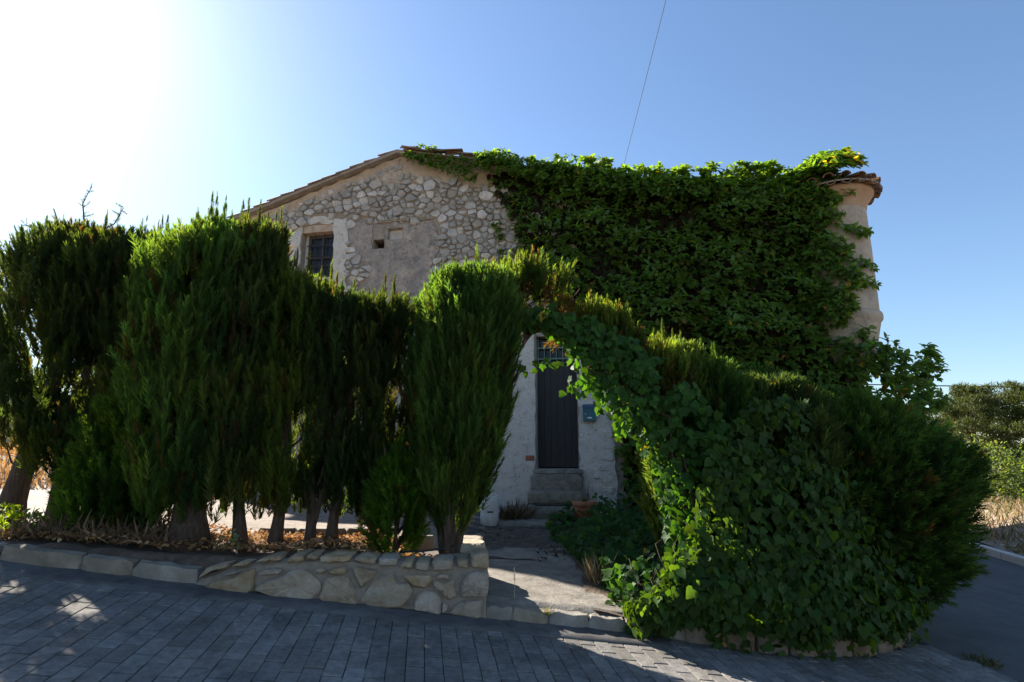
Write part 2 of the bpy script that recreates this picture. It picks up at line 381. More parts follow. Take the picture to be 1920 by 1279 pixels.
grid_sheet('path', np.linspace(-0.34, 1.42, 18), lambda x: np.linspace(float(kerb_y(x)) + 0.12, (7.5 if x < 0.75 else 5.9) + 0.5 * float(vnoise(x * 4, 3.3)), 40), lambda x, y: float(path_z(y, x)) + 0.02 - 0.05 * float(smooth01(kerb_y(x) + 0.17, kerb_y(x) + 0.13, y)) + 0.012 * float(vnoise(x * 3, y * 3)), M['concrete'])

grid_sheet('trodden_soil', np.linspace(-0.9, 0.95, 22), lambda x: np.linspace(6.9, 11.4, 36), lambda x, y: yard_top(x, y) + 0.012 + 0.05 * (float(vnoise(x * 5 + 3, y * 5)) - 0.3), M['darksoil'])

# ------------------------------------------------------------------ road with pavers
road = grid_sheet('road', np.concatenate([np.arange(-14, 4.4, 0.3), [4.4]]), lambda x: np.linspace(-8, float(kerb_y(x)) + 0.06, 50), lambda x, y: float(road_z(x, y)) - 0.009, M['joint'])

def paver_limit(y): return 4.05 + 0.55 * (6.0 - y)          # where the paving gives way to asphalt
PA = R(8.8)
pu = np.array([math.cos(PA), math.sin(PA)]); pv = np.array([-math.sin(PA), math.cos(PA)])
PW, PL, PG = 0.120, 0.246, 0.005
slope_u = -0.131 * pu[0] + 0.061 * pu[1]; slope_v = -0.131 * pv[0] + 0.061 * pv[1]
ex = Vector((pu[0], pu[1], slope_u)).normalized(); ey = Vector((pv[0], pv[1], slope_v)).normalized()
ey = (ey - ex * ey.dot(ex)).normalized(); ez = ex.cross(ey)

def paver_mesh(k):
    rs = np.random.RandomState(200 + k)
    w, h, b, t = (PW - PG) / 2, (PL - 0.013) / 2, 0.0035, 0.05
    j = lambda: rs.uniform(-0.0025, 0.0025)
    out = [(-w + j(), -h + j()), (w + j(), -h + j()), (w + j(), h + j()), (-w + j(), h + j())]
    V = [(x, y, -t) for x, y in out] + [(x, y, -b) for x, y in out] + [(x * (1 - b / w), y * (1 - b / h), 0) for x, y in out]
    F = []
    for r in (0, 4):
        for i in range(4):
            F.append((r + i, r + (i + 1) % 4, r + 4 + (i + 1) % 4, r + 4 + i))
    F.append((8, 9, 10, 11))
    return V, F
pav_protos = [paver_mesh(k) for k in range(5)]
pav_mesh = []
for k, (V, F) in enumerate(pav_protos):
    me = bpy.data.meshes.new('paver'); me.from_pydata(V, [], F); me.materials.append(M['paver']); me.update(); pav_mesh.append(me)
cells = []
for i in range(-130, 80):
    off = (0.5 if i % 2 else 0.0) * PL + RS.uniform(-0.03, 0.03)
    for j in range(-22, 40):
        c = pu * (i * PW) + pv * (j * PL + off)
        x, y = c
        if y < 1.2 or x < -7.5: continue
        ky = float(kerb_y(x))
        gut = 0.10 if x < 1.3 else -0.05
        if y > ky - gut - 0.02 or x > paver_limit(y): continue
        cells.append((x, y))
def in_view(x, y):
    z = float(road_z(x, y)) - 1.6
    d = y * math.cos(R(11.89)) + z * math.sin(R(11.89)); u = -y * math.sin(R(11.89)) + z * math.cos(R(11.89))
    return abs(x / d) < 0.92 and -u / d < 0.61
cells.sort(key=lambda c: (0 if in_view(*c) else 1, c[0] ** 2 + c[1] ** 2))
def paver_matrix(x, y, rs):
    m = Matrix((ex, ey, ez)).transposed().to_4x4()
    m = m @ Matrix.Rotation(R(rs.uniform(-0.35, 0.35)), 4, 'X') @ Matrix.Rotation(R(rs.uniform(-0.35, 0.35)), 4, 'Y') @ Matrix.Rotation(R(rs.uniform(-0.5, 0.5)), 4, 'Z')
    m.translation = (x, y, float(road_z(x, y)) + rs.uniform(-0.0015, 0.001))
    return m
rest = MB()
for n_, (x, y) in enumerate(cells):
    k = RS.randint(5); mtx = paver_matrix(x, y, RS)
    if n_ < 300:
        o = bpy.data.objects.new('paver', pav_mesh[k]); link(o, road); o.matrix_local = mtx
    else:
        V, F = pav_protos[k]
        rest.add([mtx @ Vector(v) for v in V], F)
tag(rest.build('outer_pavers', M['paver'], road), kind='stuff')

# smooth concrete gutter strip beside the kerb
def gutter(x0, x1, name):
    xs = np.arange(x0, x1 + 0.01, 0.1)
    V = []; F = []
    for x in xs:
        k = float(kerb_y(x))
        for (dy, dz) in ((-0.25, -0.03), (-0.245, 0.005), (-0.12, 0.003), (0.05, 0.010)):
            V.append((x, k + dy, float(road_z(x, k + dy)) + dz + 0.002 * float(vnoise(x * 6, dy * 9))))
    for i in range(len(xs) - 1):
        for j in range(3): F.append((i * 4 + j, (i + 1) * 4 + j, (i + 1) * 4 + j + 1, i * 4 + j + 1))
    return mesh_obj(name, V, F, M['gutter'], road, True)
gutter(-9.0, 1.3, 'gutter_strip')

# side road
side = grid_sheet('side_road', np.linspace(0, 1, 30), lambda t: np.linspace(-8, 60, 120), lambda t, y: 0, M['asphalt'])
for v in side.data.vertices:
    t, y = v.co.x, v.co.y
    x0 = max(paver_limit(min(y, 6.0)), 3.95 if y < 6.5 else 4.3 + 0.06 * (y - 6.5)) - 0.02
    x1 = 8.75 + 0.19 * y
    x = x0 * (1 - t) + x1 * t
    v.co = (x, y, float(road_z(x, y)) - 0.004)

# ------------------------------------------------------------------ rocks
def rounded_poly(poly, rs, cut=0.22):
    out = []
    n = len(poly)
    for i in range(n):
        a = np.array(poly[i - 1]); b = np.array(poly[i]); c = np.array(poly[(i + 1) % n])
        k = cut * rs.uniform(0.6, 1.2)
        out.append(b + (a - b) * k); out.append(b + (c - b) * k)
    return np.array(out)

def stone_from_poly(poly, rs, back=0.04, front=0.03, inset=0.03, cut=0.2):
    """poly in (u,w); returns verts (u, depth, w) with depth negative = towards viewer"""
    P = rounded_poly(poly, rs, cut); n = len(P); c = P.mean(0)
    size = np.sqrt(abs(0.5 * np.sum(P[:, 0] * np.roll(P[:, 1], -1) - P[:, 1] * np.roll(P[:, 0], -1))))
    ins = min(inset, 0.18 * size)
    tx, tz = rs.uniform(-0.12, 0.12, 2)
    V = [(p[0], back, p[1]) for p in P]
    for fr, k in ((0.35, 0.15), (1.0, 1.0)):
        for p in P:
            d = c - p; d = d / (np.linalg.norm(d) + 1e-6)
            q = p + d * ins * k
            V.append((q[0], -front * fr + (tx * (q[0] - c[0]) + tz * (q[1] - c[1])) * fr + rs.uniform(-0.008, 0.008), q[1]))
    V.append((c[0], -front * rs.uniform(1.0, 1.35), c[1]))
    F = []
    for r in (0, n):
        for i in range(n): F.append((r + i, r + (i + 1) % n, r + n + (i + 1) % n, r + n + i))
    for i in range(n): F.append((2 * n + i, 2 * n + (i + 1) % n, 3 * n))
    area = 0.5 * np.sum(P[:, 0] * np.roll(P[:, 1], -1) - P[:, 1] * np.roll(P[:, 0], -1))
    if area < 0: F = [tuple(reversed(f)) for f in F]
    return V, F

def chunk(rs, lx, ly, lz, rough=0.12):
    """irregular block of stone around the origin, base at z=0"""
    V = []; nx = 4
    for zi, (zz, k) in enumerate(((0, 0.96), (0.12, 1.0), (0.8, 1.0), (1.0, 0.9))):
        ring = []
        for i in range(16):
            t = 2 * math.pi * (i + 0.5) / 16
            cx, sx = math.cos(t), math.sin(t)
            m = max(abs(cx), abs(sx)) ** 0.8
            ring.append((cx / m * lx / 2 * k * (1 + rs.uniform(-rough, rough) * 0.5), sx / m * ly / 2 * k * (1 + rs.uniform(-rough, rough) * 0.5), lz * zz + rs.uniform(-rough, rough) * lz * 0.25 * (zi > 0)))
        V += ring
    V.append((0, 0, lz * 1.02))
    F = []
    for r in range(3):
        for i in range(16): F.append((r * 16 + i, r * 16 + (i + 1) % 16, r * 16 + 16 + (i + 1) % 16, r * 16 + 16 + i))
    for i in range(16): F.append((48 + i, 48 + (i + 1) % 16, 64))
    F.append(tuple(range(15, -1, -1)))
    return V, F

def flat_smooth(o, ang=35):
    me = o.data
    me.polygons.foreach_set('use_smooth', [True] * len(me.polygons))
    me.set_sharp_from_angle(angle=R(ang))

# kerb stones along the road to the left, and across the foot of the path
def kerb_run(root, xs, top, width, m):
    for i in range(len(xs) - 1):
        x0, x1 = xs[i] - 0.006, xs[i + 1] + 0.006
        y0, y1 = float(kerb_y(x0)), float(kerb_y(x1))
        ln = math.hypot(x1 - x0, y1 - y0)
        V, F = chunk(RS, ln, width, top + 0.14, 0.17)
        o = mesh_obj('kerb_stone', V, F, m, root)
        flat_smooth(o)
        xm, ym = (x0 + x1) / 2, (y0 + y1) / 2
        o.location = (xm, ym + width / 2 + 0.01, float(road_z(xm, ym)) - 0.14)
        sl = (float(road_z(x1, y1)) - float(road_z(x0, y0))) / ln
        o.rotation_euler = (0, -math.atan(sl), math.atan2(y1 - y0, x1 - x0))
kerb_l = empty('kerb'); kerb_l['kind'] = 'structure'
xs = [-2.56]
while xs[-1] > -8.2: xs.append(xs[-1] - RS.uniform(0.42, 0.72))
kerb_run(kerb_l, xs[::-1], 0.115, 0.16, M['kerb'])
kerb_p = empty('path_kerb'); kerb_p['kind'] = 'structure'
kerb_run(kerb_p, [-0.26, -0.02, 0.28, 0.62, 0.93, 1.20, 1.46], 0.10, 0.15, M['kerb'])

# ------------------------------------------------------------------ low rubble wall below the hedge
WA = np.array([-2.60, 4.86]); WB = np.array([-0.20, 5.05])
wd = (WB - WA) / np.linalg.norm(WB - WA); w_ang = math.atan2(wd[1], wd[0])
low = empty('low_stone_wall', (WA[0], WA[1], 0), w_ang, 'low retaining wall of golden rubble stones in grey mortar between kerb and path', 'wall')
core = MB()
prof = [(0.06, 0.66), (0.12, 0.70), (0.28, 0.755), (0.60, 0.805), (0.90, 0.825), (1.25, 0.82), (1.60, 0.795), (1.90, 0.77), (2.12, 0.775), (2.30, 0.80), (2.395, 0.81)]
V = []; F = []
for (u, zt) in prof:
    xw = WA[0] + wd[0] * u; yw = WA[1] + wd[1] * u
    zb = float(road_z(xw, yw)) - 0.08
    V += [(u, 0.0, zb), (u, 0.012, zt - 0.03), (u, 0.05, zt), (u, 0.30, zt), (u, 0.30, zb)]
for i in range(len(prof) - 1):
    for j in range(4): F.append((i * 5 + j, (i + 1) * 5 + j, (i + 1) * 5 + j + 1, i * 5 + j + 1))
F.append((0, 1, 2, 3, 4)); e_ = (len(prof) - 1) * 5; F.append((e_ + 4, e_ + 3, e_ + 2, e_ + 1, e_))
core.add(V, F)
core.box(2.10, 2.392, 0.301, 1.02, 0.30, 0.80)                 # return along the path
core.build('mortar_core', M['wallmortar'], low)
FACE = [[(0.149, 0.616), (0.206, 0.664), (0.304, 0.68), (0.378, 0.691), (0.449, 0.733), (0.517, 0.751), (0.527, 0.568), (0.301, 0.584), (0.162, 0.61)],
[(0.552, 0.713), (0.6, 0.743), (0.687, 0.761), (0.758, 0.741), (0.723, 0.711), (0.629, 0.7)],
[(0.542, 0.61), (0.632, 0.657), (0.743, 0.692), (0.817, 0.728), (0.905, 0.745), (0.958, 0.714), (1.039, 0.651), (1.056, 0.59), (1.027, 0.541), (0.986, 0.506), (0.807, 0.523), (0.68, 0.541)],
[(1.072, 0.614), (1.094, 0.669), (1.178, 0.686), (1.262, 0.685), (1.311, 0.61), (1.350, 0.511), (1.340, 0.469), (1.229, 0.477), (1.046, 0.505)],
[(0.995, 0.732), (1.032, 0.762), (1.091, 0.737), (1.067, 0.71), (1.022, 0.71)],
[(1.112, 0.718), (1.161, 0.754), (1.258, 0.753), (1.248, 0.703), (1.138, 0.701)],
[(1.303, 0.759), (1.355, 0.752), (1.434, 0.738), (1.506, 0.731), (1.475, 0.682), (1.42, 0.633), (1.383, 0.59), (1.348, 0.634), (1.313, 0.696)],
[(1.381, 0.499), (1.429, 0.571), (1.477, 0.644), (1.541, 0.681), (1.618, 0.698), (1.673, 0.629), (1.751, 0.628), (1.786, 0.578), (1.775, 0.51), (1.719, 0.45), (1.616, 0.436), (1.461, 0.455)],
[(1.71, 0.684), (1.802, 0.692), (1.947, 0.687), (1.941, 0.644), (1.917, 0.588), (1.805, 0.59), (1.751, 0.634)],
[(1.808, 0.479), (1.837, 0.54), (1.885, 0.558), (1.985, 0.552), (2.02, 0.512), (2.022, 0.383), (1.942, 0.391), (1.804, 0.418)],
[(1.954, 0.606), (1.966, 0.643), (2.04, 0.63), (2.128, 0.647), (2.130, 0.585), (2.15, 0.520), (2.097, 0.49), (2.043, 0.522), (2.018, 0.559), (1.968, 0.581)],
[(2.187, 0.559), (2.199, 0.633), (2.251, 0.695), (2.358, 0.715), (2.41, 0.693), (2.412, 0.58), (2.395, 0.508), (2.307, 0.503), (2.182, 0.511)],
[(2.099, 0.388), (2.15, 0.448), (2.202, 0.484), (2.361, 0.488), (2.342, 0.34), (2.23, 0.355)],
[(1.974, 0.662), (2.019, 0.699), (2.092, 0.691), (2.08, 0.654)],
[(0.264, 0.699), (0.348, 0.735), (0.411, 0.736), (0.364, 0.708)],
[(2.035, 0.389), (2.038, 0.475), (2.085, 0.456), (2.080, 0.413)]]
CAPS = [[(0.092, 0.684), (0.146, 0.762), (0.218, 0.785), (0.317, 0.796), (0.308, 0.76), (0.186, 0.737)],
[(0.332, 0.772), (0.404, 0.807), (0.493, 0.806), (0.458, 0.776)],
[(0.518, 0.806), (0.592, 0.836), (0.705, 0.851), (0.727, 0.816), (0.62, 0.805)],
[(0.766, 0.803), (0.807, 0.852), (0.897, 0.853), (0.908, 0.813), (0.837, 0.792)],
[(0.922, 0.82), (0.935, 0.857), (1.012, 0.856), (1.018, 0.812)],
[(1.030, 0.837), (1.103, 0.848), (1.285, 0.846), (1.274, 0.803), (1.133, 0.788), (1.042, 0.793)],
[(1.303, 0.821), (1.376, 0.839), (1.490, 0.819), (1.480, 0.775), (1.366, 0.783)],
[(1.505, 0.819), (1.660, 0.823), (1.653, 0.76), (1.508, 0.762)],
[(1.675, 0.754), (1.706, 0.791), (1.787, 0.802), (1.783, 0.74), (1.695, 0.741)],
[(1.803, 0.764), (1.824, 0.796), (1.926, 0.788), (1.915, 0.713), (1.811, 0.727)],
[(1.945, 0.8), (2.116, 0.805), (2.116, 0.722), (1.950, 0.718)],
[(2.150, 0.798), (2.240, 0.803), (2.246, 0.733), (2.157, 0.741)],
[(2.263, 0.835), (2.343, 0.859), (2.411, 0.846), (2.414, 0.725), (2.271, 0.733)]]
for P in FACE:
    P = np.array(P); P = P.mean(0) + (P - P.mean(0)) * 1.05
    V, F = stone_from_poly(P, RS, back=0.05, front=0.034, inset=0.022, cut=0.16)
    flat_smooth(mesh_obj('stone', V, F, M['wallstone'], low), 28)
for P in CAPS:
    P = np.array(P)
    for c0 in [P.mean(0)]:
        P2 = c0 + (P - c0) * 1.03
    V, F = stone_from_poly(P2, RS, back=0.29 + RS.uniform(-0.04, 0.03), front=0.03, inset=0.018, cut=0.14)
    n = (len(V) - 1) // 3
    F = list(F) + [tuple(range(n))]
    flat_smooth(mesh_obj('cap_stone', V, F, M['wallstone'], low), 30)
for (u, y, z, lx, ly, lz) in ((2.25, 0.52, 0.80, 0.30, 0.36, 0.075), (2.24, 0.86, 0.80, 0.29, 0.32, 0.07), (2.395, 0.48, 0.42, 0.06, 0.34, 0.20), (2.39, 0.82, 0.45, 0.06, 0.30, 0.16), (2.395, 0.55, 0.64, 0.06, 0.42, 0.13)):
    V, F = chunk(RS, lx, ly, lz, 0.12)
    o = mesh_obj('stone', V, F, M['wallstone'], low, loc=(u, y, z)); flat_smooth(o)

# ------------------------------------------------------------------ planter edge of upright blocks
plant = empty('planter_wall', (1.45, 5.24, 0.1), 0, 'curved planter edge of upright brown stone blocks under the overhanging ivy', 'planter')
x = 1.43
while x < 4.2:
    ln = RS.uniform(0.26, 0.38); x1 = x
    while math.hypot(x1 - x, float(kerb_y(x1)) - float(kerb_y(x))) < ln: x1 += 0.01
    y0, y1 = float(kerb_y(x)), float(kerb_y(x1))
    hgt = RS.uniform(0.25, 0.31)
    V, F = chunk(RS, ln - 0.012, 0.14, hgt + 0.12, 0.10)
    o = mesh_obj('block', V, F, M['planter'], plant); flat_smooth(o)
    xm, ym = (x + x1) / 2, (y0 + y1) / 2
    o.location = Vector((xm, ym + 0.05, float(road_z(xm, ym)) - 0.12)) - Vector(plant.location)
    o.rotation_euler = (0, 0.05, math.atan2(y1 - y0, x1 - x))
    x = x1

# ------------------------------------------------------------------ the house
HA = math.atan(0.194)
house = empty('stone_house', (0, 11.165, 0), -HA, 'old rubble stone farmhouse with low gable and a round corner turret', 'house')
def to_world(s, y, z):
    return np.array([s * math.cos(HA) + y * math.sin(HA), 11.165 - s * math.sin(HA) + y * math.cos(HA), z])
VS = [-8.75, -2.55, -0.7, 0.46, 2.0, 4.0, 6.45]; VZ = [6.40, 8.38, 7.95, 7.52, 7.10, 6.75, 6.35]
def verge(s): return np.interp(s, VS, VZ)
def wtop(s): return verge(s) - 0.13

HOLES = [(-4.80, -4.02, 5.45, 6.80, 0.24), (-3.08, -2.82, 6.12, 6.33, 0.30), (-2.75, -2.41, 6.31, 6.55, 0.10), (0.47, 1.28, 1.47, 4.02, 0.26)]
br = sorted(set([-8.5, 6.15] + [s for s in VS if -8.5 < s < 6.15] + [h[0] for h in HOLES] + [h[1] for h in HOLES]))
fw = MB()
def quad(a, b, c, d): fw.add([a, b, c, d], [(0, 1, 2, 3)])
ZB = 0.35
for a, b in zip(br[:-1], br[1:]):
    m_ = (a + b) / 2
    hs = sorted([h for h in HOLES if h[0] < m_ < h[1]], key=lambda h: h[2])
    z = ZB
    for h in hs:
        quad((a, 0, z), (b, 0, z), (b, 0, h[2]), (a, 0, h[2])); z = h[3]
    quad((a, 0, z), (b, 0, z), (b, 0, float(wtop(b))), (a, 0, float(wtop(a))))
for (s0, s1, z0, z1, d) in HOLES:
    quad((s0, 0, z0), (s1, 0, z0), (s1, d, z0), (s0, d, z0)); quad((s0, d, z1), (s1, d, z1), (s1, 0, z1), (s0, 0, z1))
    quad((s0, 0, z0), (s0, d, z0), (s0, d, z1), (s0, 0, z1)); quad((s1, d, z0), (s1, 0, z0), (s1, 0, z1), (s1, d, z1))
front = fw.build('front_wall', M['mortar'], house)
HD = 11.0
sw = MB()
sw.add([(-8.5, 0, ZB), (-8.5, HD, ZB), (-8.5, HD, float(wtop(-8.5))), (-8.5, 0, float(wtop(-8.5)))], [(0, 3, 2, 1)])
sw.add([(6.15, 0, ZB), (6.15, HD, ZB), (6.15, HD, float(wtop(6.15))), (6.15, 0, float(wtop(6.15)))], [(0, 1, 2, 3)])
pts = [-8.5] + [s for s in VS if -8.5 < s < 6.15] + [6.15]
sw.add([(s, HD, ZB) for s in pts] + [(s, HD, float(wtop(s))) for s in pts], [(i + 1, i, len(pts) + i, len(pts) + i + 1) for i in range(len(pts) - 1)])
sw.build('rear_walls', M['tan'], house)
# dark backs of the openings
MB().box(-3.08, -2.82, 0.28, 0.31, 6.12, 6.33).build('vent_back', M['dark'], house)
MB().box(-2.75, -2.41, 0.085, 0.11, 6.31, 6.55).build('niche_back', M['lime'], house)

# rendered patches: thin raised coats of plaster with broken edges
def ragged(poly, step=0.12, amp=0.035):
    out = []
    n = len(poly)
    for i in range(n):
        a = np.array(poly[i], float); b = np.array(poly[(i + 1) % n], float)
        k = max(1, int(np.linalg.norm(b - a) / step))
        for j in range(k):
            p = a + (b - a) * j / k
            out.append(p + RS.uniform(-amp, amp, 2) * (1 if j else 0.4))
    return out
def coat(poly, m, thick, rag=True, step=0.12, amp=0.035, name='plaster_coat', holes=None):
    P = ragged(poly, step, amp) if rag else [np.array(p, float) for p in poly]
    n = len(P)
    V = [(p[0], 0.02, p[1]) for p in P] + [(p[0], -thick, p[1]) for p in P]
    F = [tuple(range(2 * n - 1, n - 1, -1))] + [(i, (i + 1) % n, n + (i + 1) % n, n + i) for i in range(n)]
    ar = 0.5 * sum(P[i][0] * P[(i + 1) % n][1] - P[i][1] * P[(i + 1) % n][0] for i in range(n))
    F = [tuple(reversed(f)) for f in F] if ar > 0 else F
    return mesh_obj(name, V, F, m, house)
PATCH_A1 = [(-3.72, 6.72), (-3.35, 6.80), (-3.10, 6.66), (-3.10, 5.75), (-3.5, 5.95), (-3.65, 6.3)]
PATCH_A2 = [(-3.10, 6.665), (-2.77, 6.62), (-2.77, 6.35), (-3.10, 6.35)]
PATCH_B = [(-3.10, 6.34), (-3.085, 6.34), (-3.085, 6.10), (-2.77, 6.10), (-2.77, 6.29), (-2.39, 6.29), (-2.39, 6.57), (-2.77, 6.57), (-2.77, 6.62), (-1.75, 6.66), (-1.55, 6.1), (-1.75, 5.6), (-1.45, 5.1), (-1.6, 4.4), (-3.75, 4.4), (-3.55, 5.0), (-3.15, 5.3), (-3.10, 5.75)]
LIME_R = [(-4.015, 6.9), (-3.72, 6.88), (-3.66, 6.3), (-3.72, 5.8), (-3.62, 5.2), (-3.6, 4.6), (-4.015, 4.6)]
LIME_L = [(-5.12, 6.55), (-4.81, 6.81), (-4.81, 4.6), (-5.25, 4.6), (-5.2, 5.6)]
LIME_T = [(-4.70, 6.88), (-4.52, 6.97), (-4.3, 7.00), (-4.05, 6.90), (-4.05, 6.815), (-4.66, 6.815)]
DOOR_L = [(-2.2, 4.1), (0.455, 4.3), (0.455, 1.35), (0.36, 0.45), (-2.6, 0.45), (-2.4, 2.2)]
DOOR_R = [(1.295, 4.2), (1.96, 4.1), (1.97, 2.45), (1.95, 1.6), (1.96, 0.45), (1.295, 0.45)]
BAND_L = [(-8.45, float(wtop(-8.45))), (-2.55, float(wtop(-2.55))), (-2.55, 7.62), (-3.3, 7.72), (-4.6, 7.33), (-6.0, 6.92), (-8.45, 6.05)]
BAND_R = [(-2.549, float(wtop(-2.55))), (-0.7, float(wtop(-0.7))), (0.46, float(wtop(0.46))), (1.6, float(wtop(1.6))), (1.6, 6.6), (0.3, 6.85), (-0.5, 7.28), (-1.6, 7.58), (-2.549, 7.62)]
def frame_poly(poly): return ragged(poly)
coat(PATCH_A1, M['rough'], 0.020); coat(PATCH_B, M['rough'], 0.022, step=0.15, amp=0.012)
coat(LIME_R, M['lime'], 0.034, amp=0.045); coat(LIME_L, M['lime'], 0.032, amp=0.04); coat(LIME_T, M['lime'], 0.022, amp=0.05)
coat(DOOR_L, M['lime'], 0.03, amp=0.015); coat(DOOR_R, M['lime'], 0.028, amp=0.03)
coat(BAND_L, M['tan'], 0.018, step=0.2, amp=0.03); coat(BAND_R, M['tan'], 0.020, step=0.2, amp=0.03)

def inside(p, poly):
    x, y = p; r = False; n = len(poly)
    for i in range(n):
        x0, y0 = poly[i]; x1, y1 = poly[i - 1]
        if (y0 > y) != (y1 > y) and x < (x1 - x0) * (y - y0) / (y1 - y0) + x0: r = not r
    return r
EXC = [PATCH_A1, PATCH_A2, PATCH_B, LIME_R, LIME_L, LIME_T, [(-4.84, 5.4), (-3.98, 5.4), (-3.98, 6.84), (-4.84, 6.84)], [(-3.12, 6.08), (-2.39, 6.08), (-2.39, 6.6), (-3.12, 6.6)], DOOR_L, DOOR_R]

# rubble: weighted cells, shrunk and rounded into stones
seeds = []
rs = np.random.RandomState(31)
tries = 0
def s_ok(p):
    return not any(inside(p, e) for e in EXC)
while len(seeds) < 760 and tries < 30000:
    tries += 1
    rad = rs.choice([0.04, 0.055, 0.07, 0.09, 0.12, 0.16], p=[0.25, 0.22, 0.2, 0.17, 0.11, 0.05]) * (1.0 if tries < 12000 else 0.6)
    p = np.array([rs.uniform(-7.6, 1.1), rs.uniform(4.55, 8.05)])
    if p[1] > wtop(p[0]) - (0.16 if p[0] < -2.55 else 0.42) - rad * 0.6: continue
    if not s_ok(p): continue
    ok = True
    for (q, r2) in seeds:
        d = (p - q) * np.array([0.78, 1.0])
        if d @ d < (rad + r2) ** 2 * 0.80: ok = False; break
    if ok: seeds.append((p, rad))
SP = np.array([s[0] for s in seeds]); SR = np.array([s[1] for s in seeds])
AN = np.array([0.78, 1.0])
def clip_half(poly, a, nrm, c):
    out = []
    for i in range(len(poly)):
        p, q = poly[i - 1], poly[i]
        dp, dq = p @ nrm - c, q @ nrm - c
        if dp <= 0 and dq <= 0: out.append(q)
        elif dp <= 0 < dq: out.append(p + (q - p) * dp / (dp - dq))
        elif dq <= 0 < dp: out.append(p + (q - p) * dp / (dp - dq)); out.append(q)
    return out
cells2 = []
for i in range(len(SP)):
    c = SP[i] * AN; r = SR[i]; k = 2.3 * r
    poly = [c + np.array([k * math.cos(t), k * math.sin(t) * 0.85]) for t in np.linspace(0, 2 * math.pi, 9)[:-1] + rs.uniform(0, 0.7)]
    dist = np.linalg.norm((SP * AN) - c, axis=1)
    for j in np.where((dist < 0.8) & (dist > 0))[0]:
        o = SP[j] * AN; nrm = o - c
        cc = (o @ o - SR[j] ** 2 - c @ c + r ** 2) / 2
        poly = clip_half(poly, c, nrm, cc)
        if len(poly) < 3: break
    if len(poly) < 3: continue
    P = np.array(poly) / AN
    cen = P.mean(0)
    keep = [P[0]]
    for q in P[1:]:
        if np.linalg.norm(q - keep[-1]) > 0.025: keep.append(q)
    P = np.array(keep)
    if len(P) < 3: continue
    size = np.max(np.linalg.norm(P - cen, axis=1))
    P = cen + (P - cen) * (1 - min(0.35, 0.013 / size)) + rs.uniform(-0.016, 0.016, P.shape)
    P = np.array([q if not (q[1] > wtop(q[0]) - 0.15) else cen + (q - cen) * 0.6 for q in P])
    if any(not s_ok(q) for q in (cen, )): continue
    cells2.append((size, P))
cells2.sort(key=lambda c: (0 if c[1].mean(0)[1] > 5.0 else 1, -c[0]))
small = MB()
for i, (size, P) in enumerate(cells2):
    V, F = stone_from_poly(P, rs, back=0.02, front=rs.uniform(0.012, 0.075), inset=rs.uniform(0.006, 0.028), cut=rs.uniform(0.06, 0.2))
    if i < 290: flat_smooth(mesh_obj('stone', V, F, M['rubble'], front), 30)
    else: small.add(V, F)
if small.v: tag(small.build('small_stones', M['rubble'], front), kind='stuff')
# quoins beside the door pier, thin bedding stones, one exposed brick
for (s, z, w, h) in ((1.80, 1.70, 0.28, 0.16), (1.82, 1.90, 0.24, 0.13), (1.78, 1.50, 0.30, 0.14), (1.80, 1.28, 0.28, 0.15), (1.76, 1.08, 0.30, 0.15), (1.80, 2.12, 0.26, 0.18), (1.62, 1.38, 0.18, 0.2), (1.6, 1.1, 0.2, 0.18)):
    P = np.array([(s - w / 2, z - h / 2), (s + w / 2, z - h / 2), (s + w / 2, z + h / 2), (s - w / 2, z + h / 2)]) + rs.uniform(-0.015, 0.015, (4, 2))
    V, F = stone_from_poly(P, rs, 0.02, 0.036, 0.02, 0.14); flat_smooth(mesh_obj('stone', V, F, M['lime'], front), 30)
MB().box(0.27, 0.44, -0.036, 0.05, 1.61, 1.71).build('brick', M['brick'], front, bevel=0.006)
for (s0, s1, z) in ((-3.0, -2.3, 6.70), (-2.9, -2.5, 6.745), (-2.45, -1.9, 6.735), (-2.2, -1.72, 6.695)):
    MB().box(s0, s1, -0.045, 0.04, z, z + 0.032).build('thin_stone', M['wallstone'], front, bevel=0.005)

# --- roof
roof_m = MB()
ps = VS
V = []; F = []
for s in ps:
    v = float(verge(s))
    V += [(s, -0.17, v - 0.11), (s, -0.17, v - 0.035), (s, HD + 0.1, v - 0.035), (s, HD + 0.1, v - 0.11)]
for i in range(len(ps) - 1):
    for j in range(4): F.append((i * 4 + j, (i + 1) * 4 + j, (i + 1) * 4 + (j + 1) % 4, i * 4 + (j + 1) % 4))
F.append((3, 2, 1, 0)); e_ = (len(ps) - 1) * 4; F.append((e_, e_ + 1, e_ + 2, e_ + 3))
roof_m.add(V, F)
roof = roof_m.build('roof', M['soffit'], house)
def barrel(n=6, length=0.44, r0=0.088, r1=0.070, th=0.014):
    V = []; F = []
    for (x, r) in ((0, r0), (length, r1)):
        for rr in (r, r - th):
            for k in range(n + 1):
                t = math.pi * k / n
                V.append((x, math.cos(t) * rr, math.sin(t) * rr * 0.85))
    m = n + 1
    for k in range(n):
        F.append((k, 2 * m + k, 2 * m + k + 1, k + 1)); F.append((m + k, m + k + 1, 3 * m + k + 1, 3 * m + k))
        F.append((k, k + 1, m + k + 1, m + k)); F.append((2 * m + k, 3 * m + k, 3 * m + k + 1, 2 * m + k + 1))
    F.append((0, m, 3 * m, 2 * m)); F.append((n, 2 * m + n, 3 * m + n, m + n))
    return V, F
bV, bF = barrel()
tile_me = bpy.data.meshes.new('roof_tile'); tile_me.from_pydata(bV, [], bF); tile_me.materials.append(M['tile']); tile_me.update()
